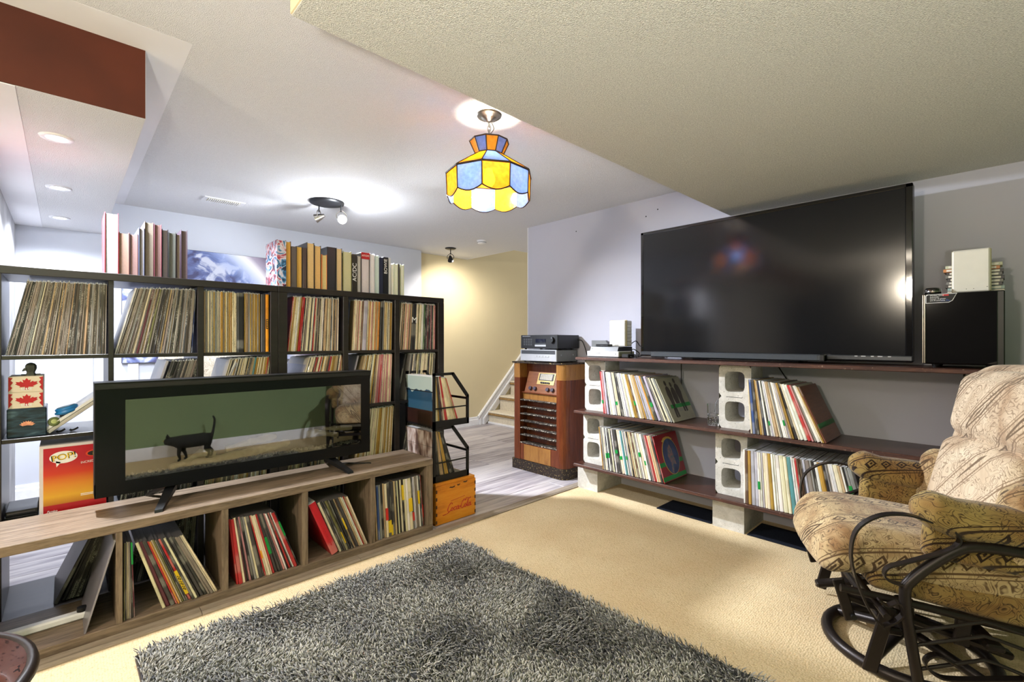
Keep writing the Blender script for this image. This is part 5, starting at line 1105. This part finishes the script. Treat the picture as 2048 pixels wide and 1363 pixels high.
# red script: Coca-Cola in hand drawn strokes
def script(paths, ox, oz, s_, y_, mt, parent, r_=.0023):
    for pth in paths:
        P_ = [V((ox + a * s_, y_, oz + c * s_)) for a, c in pth]; n_ = (len(P_) - 1) * 5 + 1
        MB().tube(P_, [r_ * (.65 + .55 * abs(math.sin(i * .35 + 1))) for i in range(n_)], 6, smooth=5).build('script_lettering', mt, parent)
def oo(x, z, w=.45, h=.6, sl=.25): return [(x + w / 2 + sl * h * (.5 + .5 * math.sin(t)) + w / 2 * math.cos(t), z + h / 2 + h / 2 * math.sin(t)) for t in [R(60) + i * R(40) for i in range(10)]]
def ca(x, z, w=.5, h=.62): return [(x + w + .1, z + h * .8), (x + w * .75 + .1, z + h), (x + .18, z + h * .75), (x + .05, z + h * .3), (x + .22, z), (x + w + .05, z + h * .22)]
def aa(x, z): return oo(x, z), [(x + .68, z + .66), (x + .56, z + .2), (x + .66, z), (x + .86, z + .12)]
def ll(x, z): return [(x, z + .1), (x + .42, z + 1.0), (x + .50, z + 1.35), (x + .36, z + 1.3), (x + .22, z + .5), (x + .26, z), (x + .46, z + .12)]
CC = [(1.35, 1.25), (1.2, 1.55), (.9, 1.5), (.45, 1.0), (.2, .35), (.45, -.05), (.85, .1), (1.05, .4)]
def capC(x, tail): return [(x + a, z) for a, z in CC]
paths = [capC(0, 0), [(.5, -.05), (.2, -.3), (-.6, -.42), (-1.0, -.40)], oo(.95, 0), ca(1.6, 0), *aa(2.25, 0), [(3.08, .36), (3.4, .42)], capC(3.25, 0), [(4.55, 1.3), (4.9, 1.75), (5.6, 1.5), (6.0, 1.7)], oo(4.25, 0), ll(4.85, 0), *aa(5.3, 0)]
script(paths, cx0 + .082, .072, .0325, cy0 - .0004, M['redink'], cr)
for i in range(12): B(cx0 + .115 + i * .0095, cx0 + .121 + i * .0095, cy0 - .0004, cy0, .1335 + .0009 * i, .1375 + .0009 * i).build('small_lettering', M['redink'], cr)
# ------------------------------------------------------------------ shag rug
TL, TR, BR, BL = V((.19, 2.18, 0)), V((1.63, 2.16, 0)), V((1.72, .05, 0)), V((.20, .05, 0))
def rugp(u, v): return TL.lerp(TR, u).lerp(BL.lerp(BR, u), v)
rg = thing('shag_rug', 'grey shaggy rug on the beige carpet in front of the console', 'rug', (.95, 1.1, 0))
rb = MB(); N = 12
pts = [rugp(u, v) for u, v in ((0, 0), (1, 0), (1, 1), (0, 1))]
rb.prism([(p.x, p.y) for p in pts], 2, .001, .012); rb.build('backing', simple('rug backing', '4A4C50', .95), rg)
bd = MB().tube([V((p.x, p.y, .009)) for p in pts], .008, 8, True); bd.build('bound_edge', simple('rug binding', '6E6E78', .9), rg)
rs = np.random.RandomState(5); NT = 42000
u, v = rs.rand(NT), rs.rand(NT)
P0 = np.array([list(a) for a in (TL, TR, BR, BL)])
base = ((1 - u) * (1 - v))[:, None] * P0[0] + (u * (1 - v))[:, None] * P0[1] + (u * v)[:, None] * P0[2] + ((1 - u) * v)[:, None] * P0[3]
ang = 2.2 + 1.3 * np.sin(base[:, 0] * 9 + 2 * np.sin(base[:, 1] * 7)) + 1.2 * np.sin(base[:, 1] * 11 + base[:, 0] * 5) + rs.randn(NT) * .9
ln = .030 + .016 * rs.rand(NT); lean = .45 + .45 * rs.rand(NT)
edge = np.minimum(np.minimum(u, 1 - u) * 1.45, np.minimum(v, 1 - v) * 2.1)
dirs = np.stack([np.cos(ang), np.sin(ang), np.zeros(NT)], 1)
cen = np.array([.95, 1.1, 0]); outw = base - cen; outw[:, 2] = 0; outw /= np.linalg.norm(outw, axis=1)[:, None] + 1e-9
k = np.clip((.04 - edge) / .04, 0, 1)[:, None]; dirs = dirs * (1 - .35 * k) + outw * .15 * k
prof = [(0, .0, .0030), (.35, .10, .0035), (.7, .42, .0034), (1.0, .95, .0019)]      # height share, lean share, radius
side = np.stack([-dirs[:, 1], dirs[:, 0], np.zeros(NT)], 1)
vv = np.zeros((NT, 12, 3), np.float32)
for q, (h_, l_, r_) in enumerate(prof):
    c_ = base + dirs * (l_ * lean * ln)[:, None]; c_[:, 2] = .010 + h_ * ln * (1 - .35 * lean * h_)
    for j in range(3):
        t_ = 2 * math.pi * j / 3
        vv[:, q * 3 + j] = c_ + side * (math.cos(t_) * r_) + dirs * (math.sin(t_) * r_ * .8) + np.array([0, 0, math.sin(t_) * r_ * .6])
fq = [(q * 3 + j, q * 3 + (j + 1) % 3, (q + 1) * 3 + (j + 1) % 3, (q + 1) * 3 + j) for q in range(3) for j in range(3)]
li = (np.array(fq, np.int32)[None] + (np.arange(NT, dtype=np.int32) * 12)[:, None, None]).reshape(-1)
me = bpy.data.meshes.new('pile'); me.vertices.add(NT * 12); me.loops.add(len(li)); me.polygons.add(len(li) // 4)
me.vertices.foreach_set('co', (vv.reshape(-1, 3) - np.array([.95, 1.1, 0], np.float32)).ravel()); me.loops.foreach_set('vertex_index', li)
me.polygons.foreach_set('loop_start', np.arange(0, len(li), 4, dtype=np.int32)); me.polygons.foreach_set('loop_total', np.full(len(li) // 4, 4, np.int32)); me.polygons.foreach_set('use_smooth', np.ones(len(li) // 4, bool)); me.update(calc_edges=True)
tone = me.attributes.new('tone', 'FLOAT', 'POINT'); tv_ = np.repeat(np.clip(.5 + .22 * np.sin(base[:, 0] * 13 + 2 * base[:, 1]) * np.sin(base[:, 1] * 10) + rs.randn(NT) * .22, 0, 1), 12); tone.data.foreach_set('value', tv_.astype(np.float32))
m, nt, b = mk('grey yarn'); at = nd(nt, 'ShaderNodeAttribute', attribute_name='tone'); nt.links.new(ramp(nt, at.outputs['Fac'], [(0, C('727276')), (.5, C('9F9D97')), (1, C('C6C3BA'))]), b.inputs['Base Color'])
b.inputs['Roughness'].default_value = .9; b.inputs['Specular IOR Level'].default_value = .15; me.materials.append(m)
po = bpy.data.objects.new('pile', me); COL.objects.link(po); po.parent = rg; po['kind'] = 'stuff'
# ------------------------------------------------------------------ round side table
tb2 = thing('side_table', 'round side table with reddish pitted top and dark rim', 'table', (-.30, 1.41, 0))
m, nt, b = mk('reddish pitted top'); co = coords(nt); n1 = nd(nt, 'ShaderNodeTexNoise', {'Vector': co, 'Scale': 9.0, 'Detail': 6.0}); n2 = nd(nt, 'ShaderNodeTexNoise', {'Vector': coords(nt, (1, .45, 1), (0, 0, .5)), 'Scale': 150.0, 'Detail': 1.0})
nt.links.new(mixc(nt, ramp(nt, n2.outputs[0], [(.64, (0, 0, 0, 1)), (.69, (1, 1, 1, 1))]), ramp(nt, n1.outputs[0], [(.3, C('6A4038')), (.7, C('96665A'))]), C('2E1614')), b.inputs['Base Color']); b.inputs['Roughness'].default_value = .12; b.inputs['Coat Weight'].default_value = .7
MB().lathe([(0, .488), (.240, .488), (.244, .495), (0, .4955)], (-.30, 1.41, 0), 56).build('top', m, tb2)
MB().lathe([(.240, .474), (.256, .474), (.262, .484), (.259, .496), (.250, .5), (.243, .497), (.240, .488)], (-.30, 1.41, 0), 56).build('rim', plain('dark leather rim', '1E1412', .3), tb2)
MB().lathe([(.15, .0), (.15, .015), (.04, .04), (.03, .2), (.035, .44), (.11, .472)], (-.30, 1.41, 0), 28).build('pedestal', M['board'], tb2)
# ------------------------------------------------------------------ recliner (local axes: +y forward, -x towards the camera)
rc = thing('glider_recliner', 'tapestry upholstered glider recliner with bronze metal frame', 'recliner', (2.34, .31, 0), None, R(27))
TX = lambda x, y, z, rx=0, ry=0, rz=0: MX.Translation((x, y, z)) @ MX.Rotation(R(rz), 4, 'Z') @ MX.Rotation(R(ry), 4, 'Y') @ MX.Rotation(R(rx), 4, 'X')
def seatfn(p):
    q = V(p)
    if q.y > .16: q.z -= (q.y - .16) ** 2 * 2.4
    return q
MB().cushion(.255, .30, .085, .06, .018, TX(0, -.02, .392, 6), fn=seatfn).build('seat', M['fabric'], rc)
MB().cushion(.262, .25, .06, .03, .0, TX(0, -.10, .315, 9)).build('seat_base', M['fabricd'], rc)
def backfn(p):
    q = V(p); q.y -= .02 * (q.x / .27) ** 2 * -1
    if abs(q.z - .12) < .05: q.y -= .012 * (1 - abs(q.z - .12) / .05)
    return q
bk_ = MB().cushion(.27, .085, .36, .075, .02, TX(0, -.375, .70, 14), fn=backfn, n=8).build('backrest', M['fabricl'], rc)
MB().cushion(.25, .06, .13, .055, .02, TX(0, -.355, .90, 12)).build('headrest', M['fabricl'], rc)
MB().cushion(.235, .05, .17, .045, .02, TX(0, -.265, .60, 14)).build('lumbar_pillow', M['fabricl'], rc)
for sx in (-1, 1):
    MB().cushion(.075, .05, .13, .045, .012, TX(sx * .245, -.255, .56, 10, 0, sx * 20)).build('back_wing', M['fabric'], rc)
    af = (lambda p: V((p.x, p.y, p.z + (.015 if p.y > .14 else 0) - .035 * max(0, -p.y - .05))))
    MB().cushion(.062, .225, .058, .05, .012, TX(sx * .30, -.185, .572, 5), fn=af).build('armrest', M['fabricd'], rc)
    MB().cushion(.028, .20, .075, .025, .004, TX(sx * .285, -.19, .50, 5)).build('arm_panel', M['fabricd'], rc)
    s_ = sx; xb = sx * .345
    MB().tube([(xb, .04, .012), (xb, .06, .14), (xb, .082, .32), (xb, .06, .385), (xb, -.045, .487), (xb, -.12, .512), (xb, -.28, .505), (xb, -.46, .49), (xb, -.52, .44), (xb, -.50, .25), (xb, -.45, .02)], .0165, 12, smooth=6).build('frame_tube', M['metal'], rc)
    MB().tube([(xb - sx * .004, .01, .575), (xb, .08, .592), (xb, .155, .578), (xb, .215, .525), (xb, .232, .44), (xb, .215, .35), (xb, .18, .26), (xb, .14, .205)], .0028, smooth=5, flat=((1, 0, 0), .026)).build('scroll_bar', M['metal'], rc)
    MB().tube([(xb, -.045, .555), (xb, -.06, .525), (xb, -.03, .49), (xb, .07, .44), (xb, .13, .41), (xb, .135, .375), (xb, .09, .362), (xb, .05, .39)], .0026, smooth=5, flat=((1, 0, 0), .024)).build('scroll_bar', M['metal'], rc)
    MB().tube([(xb, .155, .30), (xb, .13, .285), (xb, .10, .30), (xb, .085, .27), (xb, .11, .235), (xb, .14, .215)], .0026, smooth=4, flat=((1, 0, 0), .024)).build('scroll_bar', M['metal'], rc)
    MB().tube([(xb, -.05, .13), (xb, .0, .15), (xb, .03, .12), (xb, .0, .085), (xb, -.06, .085), (xb, -.25, .13), (xb, -.31, .12), (xb, -.30, .07), (xb, -.25, .08)], .0026, smooth=5, flat=((1, 0, 0), .024)).build('scroll_bar', M['metal'], rc)
    for za, zb, zc_ in ((.21, .28, .20), (.165, .235, .15), (.085, .16, .06)):
        MB().tube([(xb, .065, za), (xb, -.12, zb), (xb, -.15, zb - .004), (xb, -.46, zc_)], .0058, 8).build('side_rod', M['metal'], rc)
    MB().tube([(sx * .265, .24, .285), (sx * .265, .0, .262), (sx * .265, -.38, .215)], .013, 10).build('seat_rail', M['metal'], rc)
    MB().box(-.006, .006, -.018, .018, -.13, .02, 0, TX(sx * .235, .235, .285, -16), .004).build('swing_link', M['metal'], rc)
    MB().box(-.006, .006, -.022, .022, -.22, .02, 0, TX(sx * .29, .11, .235, 14), .004).build('swing_link', M['metal'], rc)
    MB().cyl((sx * .255, .195, .18), (sx * .225, .195, .18), .009, n=12).build('bolt', M['darkmetal'], rc)
    MB().box(-.008, .008, -.022, .022, -.1, .02, 0, TX(sx * .24, -.12, .24, 6), .004).build('link_bracket', M['metal'], rc)
for yy, zz in ((.13, .245), (-.36, .21)): MB().cyl((-.345, yy, zz), (.345, yy, zz), .011, n=12).build('cross_rail', M['metal'], rc)
ci = [(-.075 + .245 * math.cos(i * math.pi / 20), -.02 + .245 * math.sin(i * math.pi / 20), .022) for i in range(40)]
MB().tube(ci, .0205, 12, True).build('base_ring', M['metal'], rc)
for i in range(4):
    a = R(45 + 90 * i); MB().tube([(-.075 + .235 * math.cos(a), -.02 + .235 * math.sin(a), .026), (-.075 + .1 * math.cos(a), -.02 + .1 * math.sin(a), .06), (-.075, -.02, .085)], .017, 10, smooth=3).build('base_spoke', M['metal'], rc)
MB().cyl((-.075, -.02, .07), (-.06, -.02, .19), .034, .028, 20).build('swivel_post', M['metal'], rc)
for sx in (-1, 1):
    MB().box(-.02, .02, -.25, .25, -.012, .012, 0, TX(sx * .16 - .04, -.02, .175, -14 * sx), .006).build('glider_beam', M['metal'], rc)
MB().box(-.26, .26, -.025, .025, -.012, .012, 0, TX(-.03, .09, .17), .006).build('glider_beam', M['metal'], rc); MB().box(-.26, .26, -.025, .025, -.012, .012, 0, TX(-.03, -.18, .17), .006).build('glider_beam', M['metal'], rc)
# ------------------------------------------------------------------ cat walking past behind the camera, seen in the fireplace glass
def skinned(name, nodes, edges, mt, parent, loc):
    me = bpy.data.meshes.new(name); me.from_pydata([n[0] for n in nodes], edges, []); o = bpy.data.objects.new(name, me); COL.objects.link(o)
    o.location = loc
    sk = o.modifiers.new('skin', 'SKIN'); sk.use_smooth_shade = True
    for i, n in enumerate(nodes): me.skin_vertices[0].data[i].radius = (n[1], n[1])
    me.skin_vertices[0].data[0].use_root = True
    sb_ = o.modifiers.new('sub', 'SUBSURF'); sb_.levels = 2; sb_.render_levels = 2
    me.materials.append(mt); return o
ctl = [((.0, 0, .205), .078), ((.10, 0, .215), .08), ((-.11, 0, .21), .074), ((-.17, 0, .225), .056), ((-.225, 0, .235), .05), ((-.262, 0, .218), .026),
       ((.16, 0, .215), .06), ((.20, 0, .26), .016), ((.215, 0, .34), .014), ((.225, 0, .42), .013), ((.205, 0, .47), .011)]
ed = [(0, 1), (0, 2), (2, 3), (3, 4), (4, 5), (1, 6), (6, 7), (7, 8), (8, 9), (9, 10)]
def leg(at, pts):
    p = at
    for q in pts: ctl.append(q); ed.append((p, len(ctl) - 1)); p = len(ctl) - 1
leg(2, [((-.12, .03, .15), .028), ((-.13, .032, .08), .018), ((-.115, .032, .03), .014), ((-.14, .032, .013), .014)])
leg(2, [((-.09, -.03, .15), .028), ((-.06, -.032, .085), .018), ((-.045, -.032, .03), .014), ((-.07, -.032, .013), .014)])
leg(6, [((.15, .032, .17), .036), ((.125, .034, .11), .024), ((.165, .034, .065), .015), ((.15, .034, .02), .013), ((.125, .034, .012), .013)])
leg(6, [((.17, -.032, .17), .036), ((.165, -.034, .11), .024), ((.21, -.034, .07), .015), ((.20, -.034, .02), .013), ((.175, -.034, .012), .013)])
ct = skinned('cat', ctl, ed, simple('black fur', '121110', .8, var=.2), None, (.90, -.36, 0)); ct.scale = (.86, .92, .88); tag(ct, 'black cat walking with its tail raised, mirrored in the fireplace glass', 'cat')
for sy in (-1, 1):
    MB().prism([(-.24, .272), (-.205, .28), (-.225, .308)], 1, sy * .012, sy * .034).build('ear', ct.data.materials[0], ct)
    MB().lathe([(0, -.005), (.005, 0), (0, .005)], (-.264, sy * .017, .243), 8).build('eye', plain('amber eye', 'B8901E', .2) if sy < 0 else bpy.data.materials['amber eye'], ct)
